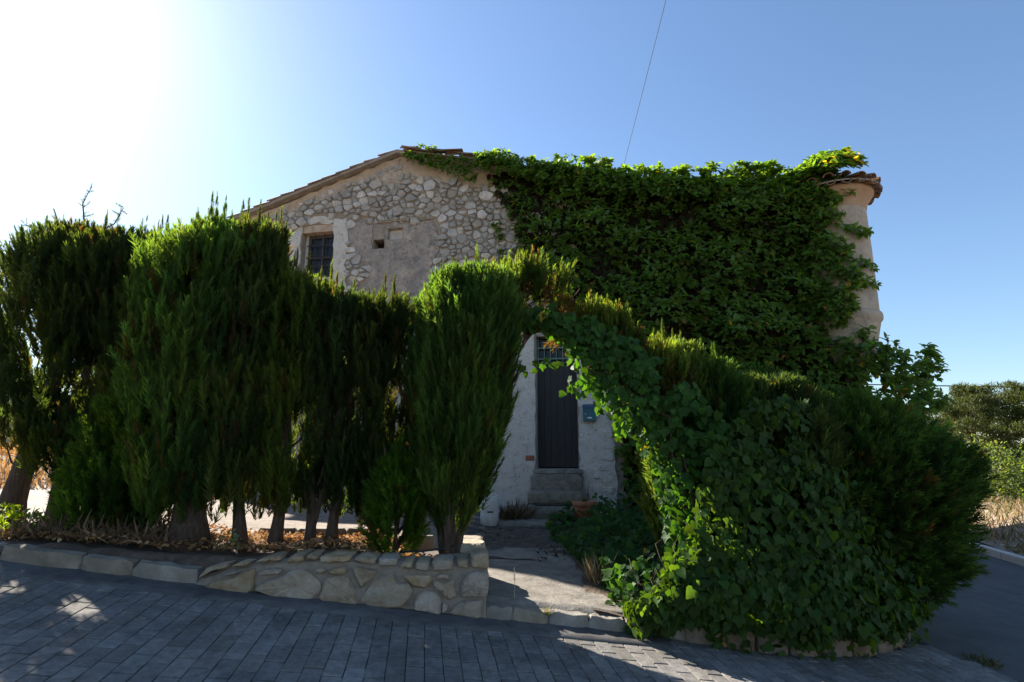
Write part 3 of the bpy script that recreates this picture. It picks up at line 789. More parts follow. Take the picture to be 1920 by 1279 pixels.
def put_tile(x, y, z, slope, jit=1.0, flip=False, parent=None, rz=0.0):
    o = bpy.data.objects.new('roof_tile', tile_me); link(o, parent or roof)
    o.location = (x, y, z)
    o.rotation_euler = (R(RS.uniform(-5, 5) * jit) + (math.pi if flip else 0), slope + R(RS.uniform(-2, 2) * jit), rz + R(RS.uniform(-4, 4) * jit))
    sc = RS.uniform(0.92, 1.08); o.scale = (sc, sc, sc)
    return o
for row, yy in enumerate((-0.115, 0.07, 0.25)):
    s = -8.6 + 0.1 * row
    while s < -2.75:
        put_tile(s, yy, float(verge(s)) - 0.035 + RS.uniform(0, 0.012), -math.atan(0.32) + R(2.5)); s += 0.33
    s = -2.45 + 0.07 * row
    while s < 1.6:
        sl = math.atan((float(verge(s)) - float(verge(s + 0.3))) / 0.3)
        o = put_tile(s, yy + RS.uniform(-0.05, 0.03), float(verge(s)) - 0.02 + RS.uniform(0.0, 0.05), sl - R(3), 2.2); s += RS.uniform(0.27, 0.36)
for (s, y, dz, a) in ((-2.5, -0.02, 0.05, -0.1), (-2.3, 0.0, 0.11, 0.7), (-2.42, 0.1, 0.08, 0.2), (-1.9, 0.02, 0.08, 0.4), (-1.5, -0.05, 0.06, -0.3), (-1.2, 0.05, 0.08, 0.5)):
    put_tile(s, y, float(verge(s)) + dz, 0.2 + a * 0.2, 3, rz=a)
# under-course of flat broken tiles on the right-hand rake
s = -2.4
while s < 0.6:
    ln = RS.uniform(0.3, 0.5); z = float(verge(s + ln / 2)) - 0.02
    o = MB().box(-ln / 2, ln / 2, -0.07, 0.25, -0.013, 0.013).build('verge_tile', M['brick'], roof, bevel=0.004)
    o.location = (s + ln / 2, -0.16, z - 0.055); o.rotation_euler = (0, math.atan((float(verge(s)) - float(verge(s + ln))) / ln) + R(RS.uniform(-3, 3)), R(RS.uniform(-3, 3)))
    s += ln + 0.01
# broken chimney stub
for (s, y, z, l, w, h) in ((-0.30, 0.25, 7.80, 0.42, 0.36, 0.22), (-0.10, 0.22, 7.78, 0.30, 0.34, 0.24), (-0.26, 0.25, 8.0, 0.3, 0.3, 0.10), (0.02, 0.3, 7.75, 0.26, 0.3, 0.16)):
    V, F = chunk(RS, l, w, h, 0.25); o = mesh_obj('chimney_stone', V, F, M['rubble'], roof, loc=(s, y, z)); flat_smooth(o)

# --- window
win = empty('window'); win.parent = house; win.location = (-4.41, 0.2, 5.45)
def wpart(name, boxes, m, bevel=0.0):
    b = MB()
    for bx in boxes: b.box(*bx)
    return b.build(name, m, win, bevel=bevel)
wpart('recess_back', [(-0.39, 0.39, 0.16, 0.18, 0.0, 1.35)], M['dark'])
wpart('sill', [(-0.39, 0.39, -0.20, 0.06, 0.0, 0.10)], M['lime'], 0.01)
wpart('lintel_board', [(-0.385, 0.385, -0.195, 0.05, 1.17, 1.345)], M['tan'], 0.01)
wpart('frame', [(-0.33, -0.27, 0.0, 0.05, 0.10, 1.17), (0.32, 0.385, 0.0, 0.05, 0.10, 1.17), (-0.27, 0.32, 0.0, 0.05, 1.10, 1.17), (-0.27, 0.32, 0.0, 0.05, 0.10, 0.16), (0.0, 0.05, 0.0, 0.05, 0.16, 1.10), (-0.27, 0.0, 0.005, 0.045, 0.60, 0.64), (0.05, 0.32, 0.005, 0.045, 0.60, 0.64)], M['oldwood'], 0.004)
wpart('jamb_fill', [(-0.388, -0.331, -0.02, 0.05, 0.10, 1.17)], M['lime'])
for (a, b) in ((-0.27, 0.0), (0.05, 0.32)):
    for (c, d) in ((0.16, 0.60), (0.64, 1.10)): wpart('pane', [(a, b, 0.022, 0.027, c, d)], M['glass'])
cv = []; cf = []
for i in range(33):
    x = -0.26 + 0.58 * i / 32
    for z in (0.14, 1.12): cv.append((x, 0.10 + 0.014 * math.sin(i * 1.7), z))
for i in range(32): cf.append((2 * i, 2 * i + 2, 2 * i + 3, 2 * i + 1))
mesh_obj('curtain', cv, cf, M['curtain'], win, True)
for x in (-0.15, 0.08, 0.27): MB().tube([(x, -0.06, 0.10), (x, -0.06, 1.22)], 0.011, 6).build('bar', M['iron'], win)
for z in (0.13, 0.42, 0.62, 0.90): MB().box(-0.33, 0.385, -0.075, -0.066, z - 0.012, z + 0.012).build('bar', M['iron'], win)

# --- door with grille above
door = empty('door'); door.parent = house; door.location = (0.875, 0.0, 1.47)
def dpart(name, boxes, m, bevel=0.0):
    b = MB()
    for bx in boxes: b.box(*bx)
    return b.build(name, m, door, bevel=bevel)
for i in range(6):
    w = 0.78 / 6
    dpart('board', [(-0.39 + i * w + 0.002, -0.39 + (i + 1) * w - 0.002, 0.15 + 0.002 * (i % 2), 0.19, 0.02, 2.0)], M['door'], 0.003)
dpart('jamb', [(-0.405, -0.391, 0.02, 0.24, 0.0, 2.55), (0.391, 0.405, 0.02, 0.24, 0.0, 2.55)], M['doorframe'])
dpart('transom_rail', [(-0.39, 0.39, 0.12, 0.19, 2.005, 2.06)], M['oldwood'], 0.004)
dpart('interior', [(-0.39, 0.39, 0.235, 0.258, 2.06, 2.545)], M['dark'])
dpart('pane', [(-0.39, 0.39, 0.205, 0.211, 2.06, 2.545)], M['glass'])
mesh_obj('reflection_patch', [(-0.17, 0.222, 2.545), (0.15, 0.222, 2.545), (0.19, 0.222, 2.36), (0.02, 0.222, 2.40), (-0.2, 0.222, 2.33)], [(0, 1, 2, 3, 4)], M['bluereflect'], door)  # added flat panel: the transom pane's light-blue reflection painted as a shape
for i in range(7):
    x = -0.36 + 0.12 * i
    MB().tube([(x, 0.10, 2.06), (x, 0.10, 2.36)] if i % 2 else [(x, 0.10, 2.06), (x, 0.10, 2.52)], 0.0075, 6).build('grille_bar', M['greeniron'], door)
for z in (2.10, 2.32): dpart('grille_rail', [(-0.388, 0.388, 0.088, 0.112, z, z + 0.022)], M['greeniron'])
for hz0 in (0.30, 1.05, 1.78): dpart('hinge', [(0.30, 0.392, 0.138, 0.149, hz0, hz0 + 0.05)], M['iron'], 0.003)
dpart('lock_plate', [(-0.35, -0.30, 0.142, 0.149, 0.86, 1.12)], M['iron'], 0.003)
dpart('handle', [(-0.335, -0.315, 0.110, 0.141, 0.92, 1.06)], M['iron'], 0.003)

# --- corner turret
tur = empty('turret'); tur.parent = house; tur.location = (6.15, 0.06, 0)
MB().lathe([(0.53, 4.18), (0.535, 4.6), (0.54, 5.3), (0.535, 6.12), (0.55, 6.16)], 40).build('drum', M['pinkish'], tur, True)
MB().lathe([(0.05, 2.7), (0.22, 3.0), (0.40, 3.45), (0.53, 4.00), (0.565, 4.04), (0.575, 4.09), (0.572, 4.14), (0.555, 4.17), (0.52, 4.18)], 40).build('corbel', M['pinkish'], tur, True)
MB().lathe([(0.54, 6.11), (0.555, 6.18), (0.60, 6.28), (0.655, 6.36), (0.69, 6.40), (0.695, 6.45), (0.3, 6.47)], 40).build('cornice', M['ochre'], tur, True)
MB().lathe([(0.80, 6.455), (0.82, 6.475), (0.45, 6.64), (0.0, 6.82)], 28).build('roof_cone', M['soffit'], tur, True)
for lay, (rr, zz, n) in enumerate(((0.83, 6.47, 20), (0.80, 6.55, 18), (0.55, 6.64, 12))):
    for k in range(n):
        t = 2 * math.pi * (k + 0.5 * lay) / n
        o = bpy.data.objects.new('roof_tile', tile_me); link(o, tur)
        o.location = (rr * math.cos(t), rr * math.sin(t), zz + RS.uniform(-0.01, 0.02))
        o.rotation_euler = (R(RS.uniform(-6, 6)) + (math.pi if lay == 0 else 0), -R(17 if lay else 12), t + math.pi + R(RS.uniform(-5, 5)))
        o.rotation_mode = 'XYZ'

# --- steps at the door
steps = empty('door_steps', tuple(to_world(0.85, -0.3, 0.55)), -HA, 'worn mossy stone steps rising to the dark door', 'steps')
def step(name, s, y, z, l, w, h, rough=0.1):
    V, F = chunk(RS, l, w, h, rough); o = mesh_obj(name, V, F, M['step'], steps, loc=(s - 0.85, y + 0.3, z - 0.55)); flat_smooth(o, 40); return o
step('threshold', 0.88, -0.04, 1.375, 0.94, 0.34, 0.085, 0.05)
step('riser_block', 0.86, -0.10, 1.08, 0.96, 0.26, 0.29, 0.08)
step('tread', 0.93, -0.46, 0.90, 1.10, 0.52, 0.185, 0.10)
step('tread', 0.74, -0.90, 0.66, 1.40, 0.60, 0.20, 0.07)
step('foot_stone', 0.16, -0.72, 0.60, 0.34, 0.30, 0.22, 0.2)
step('tread', 0.50, -1.46, 0.42, 1.20, 0.55, 0.25, 0.07)

# --- mailbox
mb = empty('mailbox', tuple(to_world(1.50, -0.03, 2.34)), -HA, 'teal metal mailbox with blue lid on the plaster beside the door', 'mailbox')
MB().box(-0.12, 0.12, -0.105, 0.0, 0.0, 0.24).build('body', M['tealpaint'], mb, bevel=0.006)
o = MB().add([(-0.127, -0.118, 0.236), (0.127, -0.118, 0.236), (0.127, 0.0, 0.245), (-0.127, 0.0, 0.245), (-0.127, -0.118, 0.285), (0.127, -0.118, 0.285), (0.127, 0.0, 0.325), (-0.127, 0.0, 0.325)], [(0, 3, 2, 1), (4, 5, 6, 7), (0, 1, 5, 4), (1, 2, 6, 5), (2, 3, 7, 6), (3, 0, 4, 7)]).build('lid', M['bluepaint'], mb, bevel=0.006)
MB().tube([(-0.07, -0.106, 0.13), (-0.07, -0.112, 0.13)], 0.011, 12).build('lock', M['steel'], mb)
MB().box(-0.035, 0.045, -0.109, -0.104, 0.045, 0.07).build('name_slot', M['whiteplastic'], mb)

# ------------------------------------------------------------------ foliage kit
def unit(a): return a / (np.linalg.norm(a, axis=-1, keepdims=True) + 1e-9)

def scatter(T, F, pos, axis, nrm, scale, tint, tvar=None):
    """copies template T(k,3) (x side, y along axis, z normal) to every pos"""
    axis = unit(axis); side = unit(np.cross(axis, nrm)); nn = np.cross(side, axis)
    sc = np.asarray(scale, float)
    if sc.ndim == 1: sc = sc[:, None]
    V = pos[:, None, :] + sc[:, :, None] * (T[None, :, 0:1] * side[:, None, :] + T[None, :, 1:2] * axis[:, None, :] + T[None, :, 2:3] * nn[:, None, :])
    n, k = len(pos), len(T)
    FF = (F[None] + (np.arange(n) * k)[:, None, None]).reshape(-1, F.shape[1])
    C = np.repeat(tint[:, None, :], k, axis=1)
    if tvar is not None: C = C * tvar[None, :, :]
    return V.reshape(-1, 3), FF, C.reshape(-1, 3)

def join(parts):
    V = []; F = []; C = []; b = 0
    for v, f, c in parts:
        V.append(v); F.append(f + b); C.append(c); b += len(v)
    return np.concatenate(V), np.concatenate(F), np.concatenate(C)

OV = np.array([(0, 0, 0), (.26, .22, .09), (.32, .50, .08), (.17, .80, -.03), (0, 1, -.20), (-.17, .80, -.03), (-.32, .50, .08), (-.26, .22, .09), (0, .48, -.04)], float)
OF = np.array([(i, (i + 1) % 8, 8) for i in range(8)])
IV = np.array([(0, .02, 0), (.20, -.10, .02), (.40, .00, .05), (.44, .20, .05), (.56, .44, .0), (.30, .56, .05), (.16, .78, .02), (0, 1.02, -.09),
               (-.16, .78, .02), (-.30, .56, .05), (-.56, .44, .0), (-.44, .20, .05), (-.40, .00, .05), (-.20, -.10, .02), (0, .34, -.04)], float)
IF = np.array([(i, (i + 1) % 14, 14) for i in range(14)])
HV = np.array([(0, .02, 0), (.22, -.10, .02), (.44, .05, .05), (.47, .30, .05), (.30, .62, .03), (0, 1.0, -.10), (-.30, .62, .03), (-.47, .30, .05), (-.44, .05, .05), (-.22, -.10, .02), (0, .36, -.05)], float)
HF = np.array([(i, (i + 1) % 10, 10) for i in range(10)])

def plume(seed, n=34, spread=0.60, tl=0.30, wid=0.050):
    """one feathery upright conifer shoot of length 1: many slim twiglets round a bent axis"""
    rs = np.random.RandomState(seed)
    V = []; F = []; C = []
    bx, by = rs.uniform(-0.10, 0.10, 2)
    def ax(t): return np.array([bx * t * t, t, by * t * t])
    for i in range(n):
        t = 0.03 + 0.97 * (i + rs.rand()) / n
        p = ax(min(t, 1) * 0.88)
        a = i * 2.4 + rs.uniform(-0.4, 0.4)
        sp = spread * (1.1 - 0.55 * t) * rs.uniform(0.7, 1.3)
        d = np.array([math.cos(a) * sp, 1.0, math.sin(a) * sp]); d /= np.linalg.norm(d)
        L = tl * (1.15 - 0.55 * t) * rs.uniform(0.7, 1.3)
        sd = np.cross(d, rs.normal(size=3)); sd /= np.linalg.norm(sd)
        b = len(V)
        V += [p - sd * wid * 0.5, p + sd * wid * 0.5, p + d * L]
        F += [(b, b + 1, b + 2)]
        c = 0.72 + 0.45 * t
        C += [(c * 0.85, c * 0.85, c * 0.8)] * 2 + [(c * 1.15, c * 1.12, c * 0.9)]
    return np.array(V), np.array(F), np.array(C)
PLUMES = [plume(s) for s in range(5)]
FANS = [plume(50 + s, 30, 0.95, 0.36, 0.055) for s in range(4)]          # looser, flatter juniper sprays

def tint_of(rs, n, base, var=0.25, yellow=0.0):
    t = np.array(base)[None] * (1 + rs.uniform(-var, var, (n, 1)))
    t = t * (1 + rs.uniform(-0.10, 0.10, (n, 3)))
    return np.clip(t, 0.002, 0.9)

def plume_cloud(rs, pos, axis, length, base, var=0.28, kit=PLUMES, dead=0.02):
    parts = []
    pick = rs.randint(len(kit), size=len(pos))
    tint = tint_of(rs, len(pos), base, var)
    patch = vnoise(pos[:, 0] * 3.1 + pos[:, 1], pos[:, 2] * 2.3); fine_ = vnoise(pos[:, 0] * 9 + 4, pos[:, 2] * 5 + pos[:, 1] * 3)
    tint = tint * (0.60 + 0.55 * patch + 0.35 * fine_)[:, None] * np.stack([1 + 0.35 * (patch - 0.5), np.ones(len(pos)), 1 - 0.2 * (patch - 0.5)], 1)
    dd = rs.rand(len(pos)) < dead + 0.14 * (vnoise(pos[:, 0] * 2.3 + 7, pos[:, 2] * 1.9 + pos[:, 1]) > 0.80)
    tint[dd] = tint_of(rs, int(dd.sum()), (0.060, 0.042, 0.022), 0.2)
    for k, (T, F, tv) in enumerate(kit):
        m = pick == k
        if m.any(): parts.append(scatter(T, F, pos[m], axis[m], unit(rs.normal(size=(m.sum(), 3))), length[m], tint[m], tv))
    return join(parts)

def column_points(rs, prof, n, cx, cy, inner=0.25, squash=1.0):
    """points in a column-shaped crown; prof rows (z, r, dx)"""
    pz = np.array([p[0] for p in prof]); pr = np.array([p[1] for p in prof]); pd = np.array([p[2] if len(p) > 2 else 0 for p in prof])
    zz = np.linspace(pz[0], pz[-1], 200); w = np.interp(zz, pz, pr) + 0.05
    z = rs.choice(zz, size=n, p=w / w.sum()) + rs.uniform(-0.02, 0.02, n)
    r = np.interp(z, pz, pr); dx = np.interp(z, pz, pd)
    a = rs.uniform(0, 2 * math.pi, n)
    f = np.where(rs.rand(n) < inner, rs.uniform(0.2, 0.75, n), rs.uniform(0.75, 1.03, n))
    g = np.arange(n) // 4 * 4; a = a[g] + rs.uniform(-0.05, 0.05, n); f = f[g] + rs.uniform(-0.04, 0.04, n); z = np.clip(z[g] + (np.arange(n) % 4) * 0.10 + rs.uniform(-0.03, 0.03, n), pz[0], pz[-1]); r = np.interp(z, pz, pr); dx = np.interp(z, pz, pd)
    lump = 0.80 + 0.36 * vnoise(a * 2.2 + cx * 7, z * 2.1 + cy)
    x = cx + dx + np.cos(a) * r * f * lump; y = cy + np.sin(a) * r * f * lump * squash
    return np.stack([x, y, z], 1), a, f

SV = np.array(sdir)
SUN_GAPS = [((-3.032, 4.298, 0.659), 0.15), ((-2.834, 4.315, 0.635), 0.12), ((-2.573, 4.266, 0.597), 0.1), ((-3.626, 4.406, 0.744), 0.1), ((-0.646, 4.426, 0.355), 0.05)]
HOLE_LIST = [((-4.72, 5.9, 2.35), (0.20, 0.9, 0.26)), ((-4.30, 5.9, 2.45), (0.13, 0.9, 0.28)), ((-4.95, 6.0, 2.75), (0.10, 0.9, 0.13)), ((-1.55, 5.6, 2.0), (0.10, 0.8, 0.25)), ((-2.02, 5.6, 1.75), (0.09, 0.8, 0.35)), ((-1.18, 5.6, 2.15), (0.08, 0.8, 0.14))]
def trunk_tree(name, label, group, x, y, zb, tr, prof, n, base, rs, lean=(0.0, 0.0), plen=(0.15, 0.30), spires=6, forks=1, upright=0.28, dead=0.02, inner=0.25, squash=1.0, cat='tree', kit=PLUMES + FANS[:2], ztrunk=None):
    root = empty(name, (x, y, zb), 0, label, cat, group)
    cxs = x + lean[0]; cys = y + lean[1]
    zt = prof[-1][0]; z1 = ztrunk or (prof[0][0] + 0.72 * (zt - prof[0][0]))
    # trunk, with flare and slight wobble
    pts = []; rad = []
    for i in range(9):
        t = i / 8.0; z = zb - 0.06 + (z1 - zb + 0.06) * t
        wob = 0.02 * math.sin(3.1 * t * 2 + x * 9)
        pts.append((lean[0] * min(1, t * 1.4) + wob, lean[1] * t + wob * 0.6, z - zb)); rad.append(tr * (1.35 - 0.45 * min(1, t * 6) - 0.62 * t) if t > 0 else tr * 1.4)
    tb = MB().tube(pts, [max(0.008, r) for r in rad], 10)
    for k in range(forks - 1):
        a = k * 2.1 + 0.4
        tb.tube([(0, 0, 0.02), (math.cos(a) * tr * 1.2, math.sin(a) * tr * 0.8, 0.25), (math.cos(a) * 0.16, math.sin(a) * 0.12, 0.8), (math.cos(a) * 0.26, math.sin(a) * 0.2, 1.7)], [tr * 0.8, tr * 0.62, tr * 0.45, 0.012], 8)
    tb.build('trunk', M['bark'], root, True)
    # limbs
    lb = MB()
    for k in range(12):
        z = zb + (prof[0][0] - zb) * 0.7 + (z1 - prof[0][0]) * rs.rand()
        t = np.clip((z - zb) / (z1 - zb), 0, 1); a = rs.uniform(0, 6.283); r = 0.8 * np.interp(z, [p[0] for p in prof], [p[1] for p in prof])
        p0 = (lean[0] * min(1, t * 1.4), lean[1] * t, z - zb)
        lb.tube([p0, (p0[0] + math.cos(a) * r * 0.5, p0[1] + math.sin(a) * r * 0.5, p0[2] + 0.10), (p0[0] + math.cos(a) * r, p0[1] + math.sin(a) * r, p0[2] + 0.42)], [0.018, 0.011, 0.004], 5)
    tag(lb.build('branches', M['bark'], root, True), kind='stuff')
    n = int(n * 1.7) // 4 * 4
    base = tuple(np.array(base) * np.array([rs.uniform(0.84, 1.06), rs.uniform(0.93, 1.10), rs.uniform(0.8, 1.3)]))
    P, a, f = column_points(rs, prof, n, cxs, cys, inner, squash)
    out = np.stack([np.cos(a), np.sin(a), np.zeros(len(a))], 1)
    ax = np.array([0, 0, 1.0])[None] + out * upright * rs.uniform(0.3, 1.5, (len(a), 1)) + rs.normal(size=P.shape) * 0.17
    L = rs.uniform(plen[0], plen[1], len(P))
    top = smooth01(prof[-1][0] - 0.5, prof[-1][0], P[:, 2])
    P[:, 2] -= L * 0.55 * (0.4 + 0.6 * top)
    sets = [(P, ax, L)]
    # leading shoots that break the outline
    for k in range(spires * 4):
        a0 = rs.uniform(0, 6.283); rr = rs.uniform(0.1, 0.9) * max(0.26, prof[-2][1])
        bx = cxs + (prof[-1][2] if len(prof[-1]) > 2 else 0) + math.cos(a0) * rr; by = cys + math.sin(a0) * rr * squash
        h = 0.18 + 0.50 * rs.rand() ** 1.8; m = int(14 + h * 66)
        tt = rs.rand(m) ** 1.25
        sp = np.stack([bx + rs.normal(size=m) * 0.04 * (1 - tt), by + rs.normal(size=m) * 0.04 * (1 - tt), zt - 0.30 - 0.25 * min(rr, 0.5) + h * tt], 1)
        sa = np.array([rs.uniform(-0.1, 0.1), rs.uniform(-0.1, 0.1), 1.0])[None] + rs.normal(size=(m, 3)) * 0.16 * (1 - tt[:, None])
        sets.append((sp, sa, rs.uniform(0.07, 0.15, m) * (1.15 - 0.5 * tt)))
    P = np.concatenate([s[0] for s in sets]); ax = np.concatenate([s[1] for s in sets]); L = np.concatenate([s[2] for s in sets])
    ok = np.ones(len(P), bool)
    for hc, hr in HOLE_LIST: ok &= (((P - np.array(hc)) / np.array(hr)) ** 2).sum(1) > rs.uniform(0.75, 1.15, len(P))
    for gp, gr in SUN_GAPS:
        q = P - np.array(gp); w = q - (q @ SV)[:, None] * SV; ok &= np.linalg.norm(w, axis=1) > gr * rs.uniform(0.8, 1.2, len(P))
    P, ax, L = P[ok], ax[ok], L[ok]
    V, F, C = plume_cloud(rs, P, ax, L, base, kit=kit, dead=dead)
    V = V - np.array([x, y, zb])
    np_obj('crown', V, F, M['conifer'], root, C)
    return root

HG = 'clipped cypress hedge trees'
DK = (0.037, 0.055, 0.023); MD = (0.055, 0.090, 0.026); BR = (0.060, 0.125, 0.022); JN = (0.024, 0.054, 0.021)
rs = np.random.RandomState(11)
zy = lambda x, y: float(yard_z(x, y)) + 0.02
trunk_tree('cypress_tree', 'dark cypress with thick leaning trunk and bare upswept twigs, farthest from the path', HG, -5.15, 6.1, zy(-5.15, 6.1), 0.13,
           [(1.70, 0.40), (2.0, 0.60), (3.2, 0.66), (3.75, 0.58), (4.0, 0.40), (4.14, 0.2)], 2100, DK, rs, (0.20, 0.05), spires=3, dead=0.02, upright=0.5, inner=0.35)
trunk_tree('cypress_tree', 'slender dark cypress with forked trunk beside the thick leaning cypress', HG, -4.62, 6.0, zy(-4.62, 6.0), 0.085,
           [(1.40, 0.26), (1.8, 0.44), (3.0, 0.46), (3.6, 0.46), (3.86, 0.30), (3.96, 0.16)], 1500, DK, rs, (0.10, 0.0), spires=5, forks=2, dead=0.05, inner=0.35)
trunk_tree('cypress_tree', 'dark cypress with short straight trunk behind the bright low conifer', HG, -4.22, 6.05, zy(-4.22, 6.05), 0.075,
           [(1.05, 0.28), (1.7, 0.42), (2.3, 0.32), (3.0, 0.40), (3.6, 0.46), (3.9, 0.36), (4.0, 0.22)], 1400, DK, rs, (0.02, 0.0), spires=6, dead=0.06)
trunk_tree('cypress_tree', 'narrow dark cypress squeezed between the short-trunked cypress and the broad one', HG, -3.80, 6.0, zy(-3.8, 6.0), 0.06,
           [(1.0, 0.28), (1.8, 0.40), (2.6, 0.40), (3.5, 0.42), (3.78, 0.34), (3.88, 0.22)], 1400, DK, rs, (0.0, 0.0), spires=6, dead=0.05)
trunk_tree('low_conifer', 'bright green low conifer growing to the ground beside the dry twigs', None, -3.78, 5.62, zy(-3.78, 5.62), 0.05,
           [(0.80, 0.24), (1.1, 0.34), (1.5, 0.34), (1.9, 0.26), (2.15, 0.14)], 800, (0.038, 0.080, 0.018), rs, (0.0, 0.0), (0.16, 0.28), spires=3, upright=0.75, cat='conifer', kit=FANS)
trunk_tree('cypress_tree', 'broad green cypress with the thickest trunk, at the end of the low stone wall', HG, -2.90, 5.42, zy(-2.9, 5.42), 0.155,
           [(1.08, 0.34, 0.06), (1.4, 0.44, 0.05), (2.6, 0.54, 0.0), (3.4, 0.58, 0.0), (3.66, 0.46, 0.03), (3.82, 0.30, 0.06), (3.92, 0.16, 0.08)], 2100, MD, rs, (-0.22, 0.10), spires=10, upright=0.22)
trunk_tree('cypress_tree', 'tall cypress with pointed tips rising in front of the barred window', HG, -2.50, 5.52, zy(-2.5, 5.52), 0.060,
           [(1.08, 0.24), (1.3, 0.36), (2.6, 0.42), (3.4, 0.34), (3.90, 0.22)], 1300, MD, rs, (-0.14, 0.08), spires=10, upright=0.22)
trunk_tree('cypress_tree', 'cypress with straight bare lower trunk, second along the low stone wall', HG, -2.18, 5.55, zy(-2.18, 5.55), 0.062,
           [(1.12, 0.20), (1.4, 0.33), (2.5, 0.36), (3.05, 0.38), (3.34, 0.30)], 900, MD, rs, (0.0, 0.08), spires=7)
trunk_tree('cypress_tree', 'thin cypress with twin curved stems behind the low stone wall', HG, -1.89, 5.55, zy(-1.89, 5.55), 0.050,
           [(1.15, 0.16), (1.5, 0.26), (2.5, 0.28), (3.0, 0.34), (3.20, 0.26)], 620, DK, rs, (0.04, 0.08), spires=4, forks=2, dead=0.05)
trunk_tree('cypress_tree', 'sparse cypress with reddish trunk under the lowest dip of the hedge', HG, -1.67, 5.60, zy(-1.67, 5.6), 0.055,
           [(1.10, 0.20), (1.45, 0.29), (2.4, 0.30), (2.85, 0.38), (3.10, 0.32)], 650, DK, rs, (0.05, 0.08), spires=3, dead=0.05)
trunk_tree('cypress_tree', 'sparse cypress with a very thin stem above the small bright shrub', HG, -1.34, 5.62, zy(-1.34, 5.62), 0.032,
           [(1.0, 0.18), (1.6, 0.27), (2.4, 0.30), (2.85, 0.40), (3.12, 0.36)], 760, DK, rs, (0.06, 0.06), spires=3, dead=0.05)
trunk_tree('green_shrub', 'small bright green shrub at the foot of the hedge near the path', None, -1.04, 5.42, zy(-1.04, 5.42), 0.02,
           [(0.78, 0.16), (1.0, 0.22), (1.35, 0.20), (1.6, 0.10)], 420, (0.045, 0.095, 0.018), rs, (0, 0), (0.12, 0.22), spires=2, upright=0.9, cat='shrub', kit=FANS)
trunk_tree('cypress_tree', 'dense vase-shaped cypress with several stems at the wall end beside the path', HG, -0.56, 5.38, zy(-0.56, 5.38), 0.06,
           [(0.95, 0.10, 0.0), (1.25, 0.27, 0.02), (1.7, 0.40, 0.06), (2.4, 0.47, 0.09), (2.8, 0.49, 0.10), (3.1, 0.44, 0.14), (3.34, 0.32, 0.20)], 2600, MD, rs, (0.0, 0.04), spires=14, forks=4, upright=0.2, squash=0.85)

# --- bare upswept twigs above the far dark cypress
tw = [o for o in bpy.data.objects if o.name.startswith('cypress_tree')][0]
tb = MB(); tp = []; ta = []
for (x0, z0, pts) in ((-4.95, 4.1, [(0.0, 0), (0.03, 0.2), (-0.02, 0.42), (0.04, 0.60)]), (-4.95, 4.05, [(0, 0), (0.22, 0.12), (0.38, 0.22), (0.46, 0.42)]), (-5.0, 4.1, [(0, 0), (-0.18, 0.12), (-0.30, 0.36)]), (-5.3, 4.05, [(0, 0), (-0.14, 0.14), (-0.3, 0.22)])):
    pp = [(x0 + a + 5.15, 0.05, z0 + b - zy(-5.15, 6.1)) for a, b in pts]
    tb.tube(pp, list(np.linspace(0.012, 0.004, len(pp))), 5)
    for i in range(len(pp) - 1):
        for k in range(9):
            q = np.array(pp[i]) + (np.array(pp[i + 1]) - np.array(pp[i])) * rs.rand()
            tp.append(q); ta.append((np.array(pp[i + 1]) - np.array(pp[i])) * 2 + rs.normal(size=3) * 0.35)
tb.build('bare_twigs', M['bark'], tw, True)
V, F, C = plume_cloud(rs, np.array(tp), np.array(ta), rs.uniform(0.05, 0.12, len(tp)), (0.05, 0.07, 0.045), kit=FANS)
np_obj('twig_tips', V, F, M['conifer'], tw, C)

# --- arch of cypress trained over the path
def path_points(rs, path, n, spread=1.0):
    path = np.array(path); seg = np.linalg.norm(np.diff(path[:, :3], axis=0), axis=1); cum = np.concatenate([[0], np.cumsum(seg)])
    t = rs.uniform(0, cum[-1], n)
    c = np.stack([np.interp(t, cum, path[:, i]) for i in range(4)], 1)
    d = unit(rs.normal(size=(n, 3))); f = rs.uniform(0.35, 1.0, n) ** 0.6
    return c[:, :3] + d * (c[:, 3] * f * spread)[:, None], d
arch = empty('cypress_arch', (1.62, 6.35, 0.45), 0, 'cypress trained over the path as a leafy arch with bare brown underside', 'hedge arch')
AO = np.array([1.62, 6.35, 0.45])
AP = [(-0.15, 5.75, 3.30, 0.22), (0.10, 5.82, 3.46, 0.25), (0.42, 5.88, 3.42, 0.24), (0.70, 5.95, 3.14, 0.18), (1.00, 6.0, 2.96, 0.20), (1.32, 6.05, 2.70, 0.24), (1.62, 6.12, 2.42, 0.28), (1.85, 6.2, 2.2, 0.30)]
P, d = path_points(rs, AP, 2600)
keep = ~((d[:, 2] < -0.1) & (rs.rand(len(d)) < 0.8)) & (vnoise(P[:, 0] * 5.5, P[:, 2] * 4 + P[:, 1] * 4) > 0.30); P = P[keep]; d = d[keep]
P[:, 2] += 0.34 * (vnoise(P[:, 0] * 6.3, 2.5) - 0.45) * smooth01(0.3, 0.9, P[:, 0]) + 0.12 * (vnoise(P[:, 0] * 13, P[:, 1] * 9) - 0.4)
ax = np.array([0.02, 0, 1.0])[None] + d * 0.35 * np.array([1, 1, 0.3]) + rs.normal(size=P.shape) * 0.13
V, F, C = plume_cloud(rs, P - np.array([0, 0, 0.08]), ax, rs.uniform(0.14, 0.28, len(P)), (0.048, 0.082, 0.024), dead=0.06)
np_obj('crown', V - AO, F, M['conifer'], arch, C)
P, d = path_points(rs, AP, 420); P[:, 2] -= 0.16
V, F, C = plume_cloud(rs, P, rs.normal(size=P.shape) + np.array([0, 0, -0.2]), rs.uniform(0.14, 0.26, len(P)), (0.06, 0.045, 0.028), kit=FANS, dead=0.4)
np_obj('dead_twigs', V - AO, F, M['conifer'], arch, C)
tb = MB()
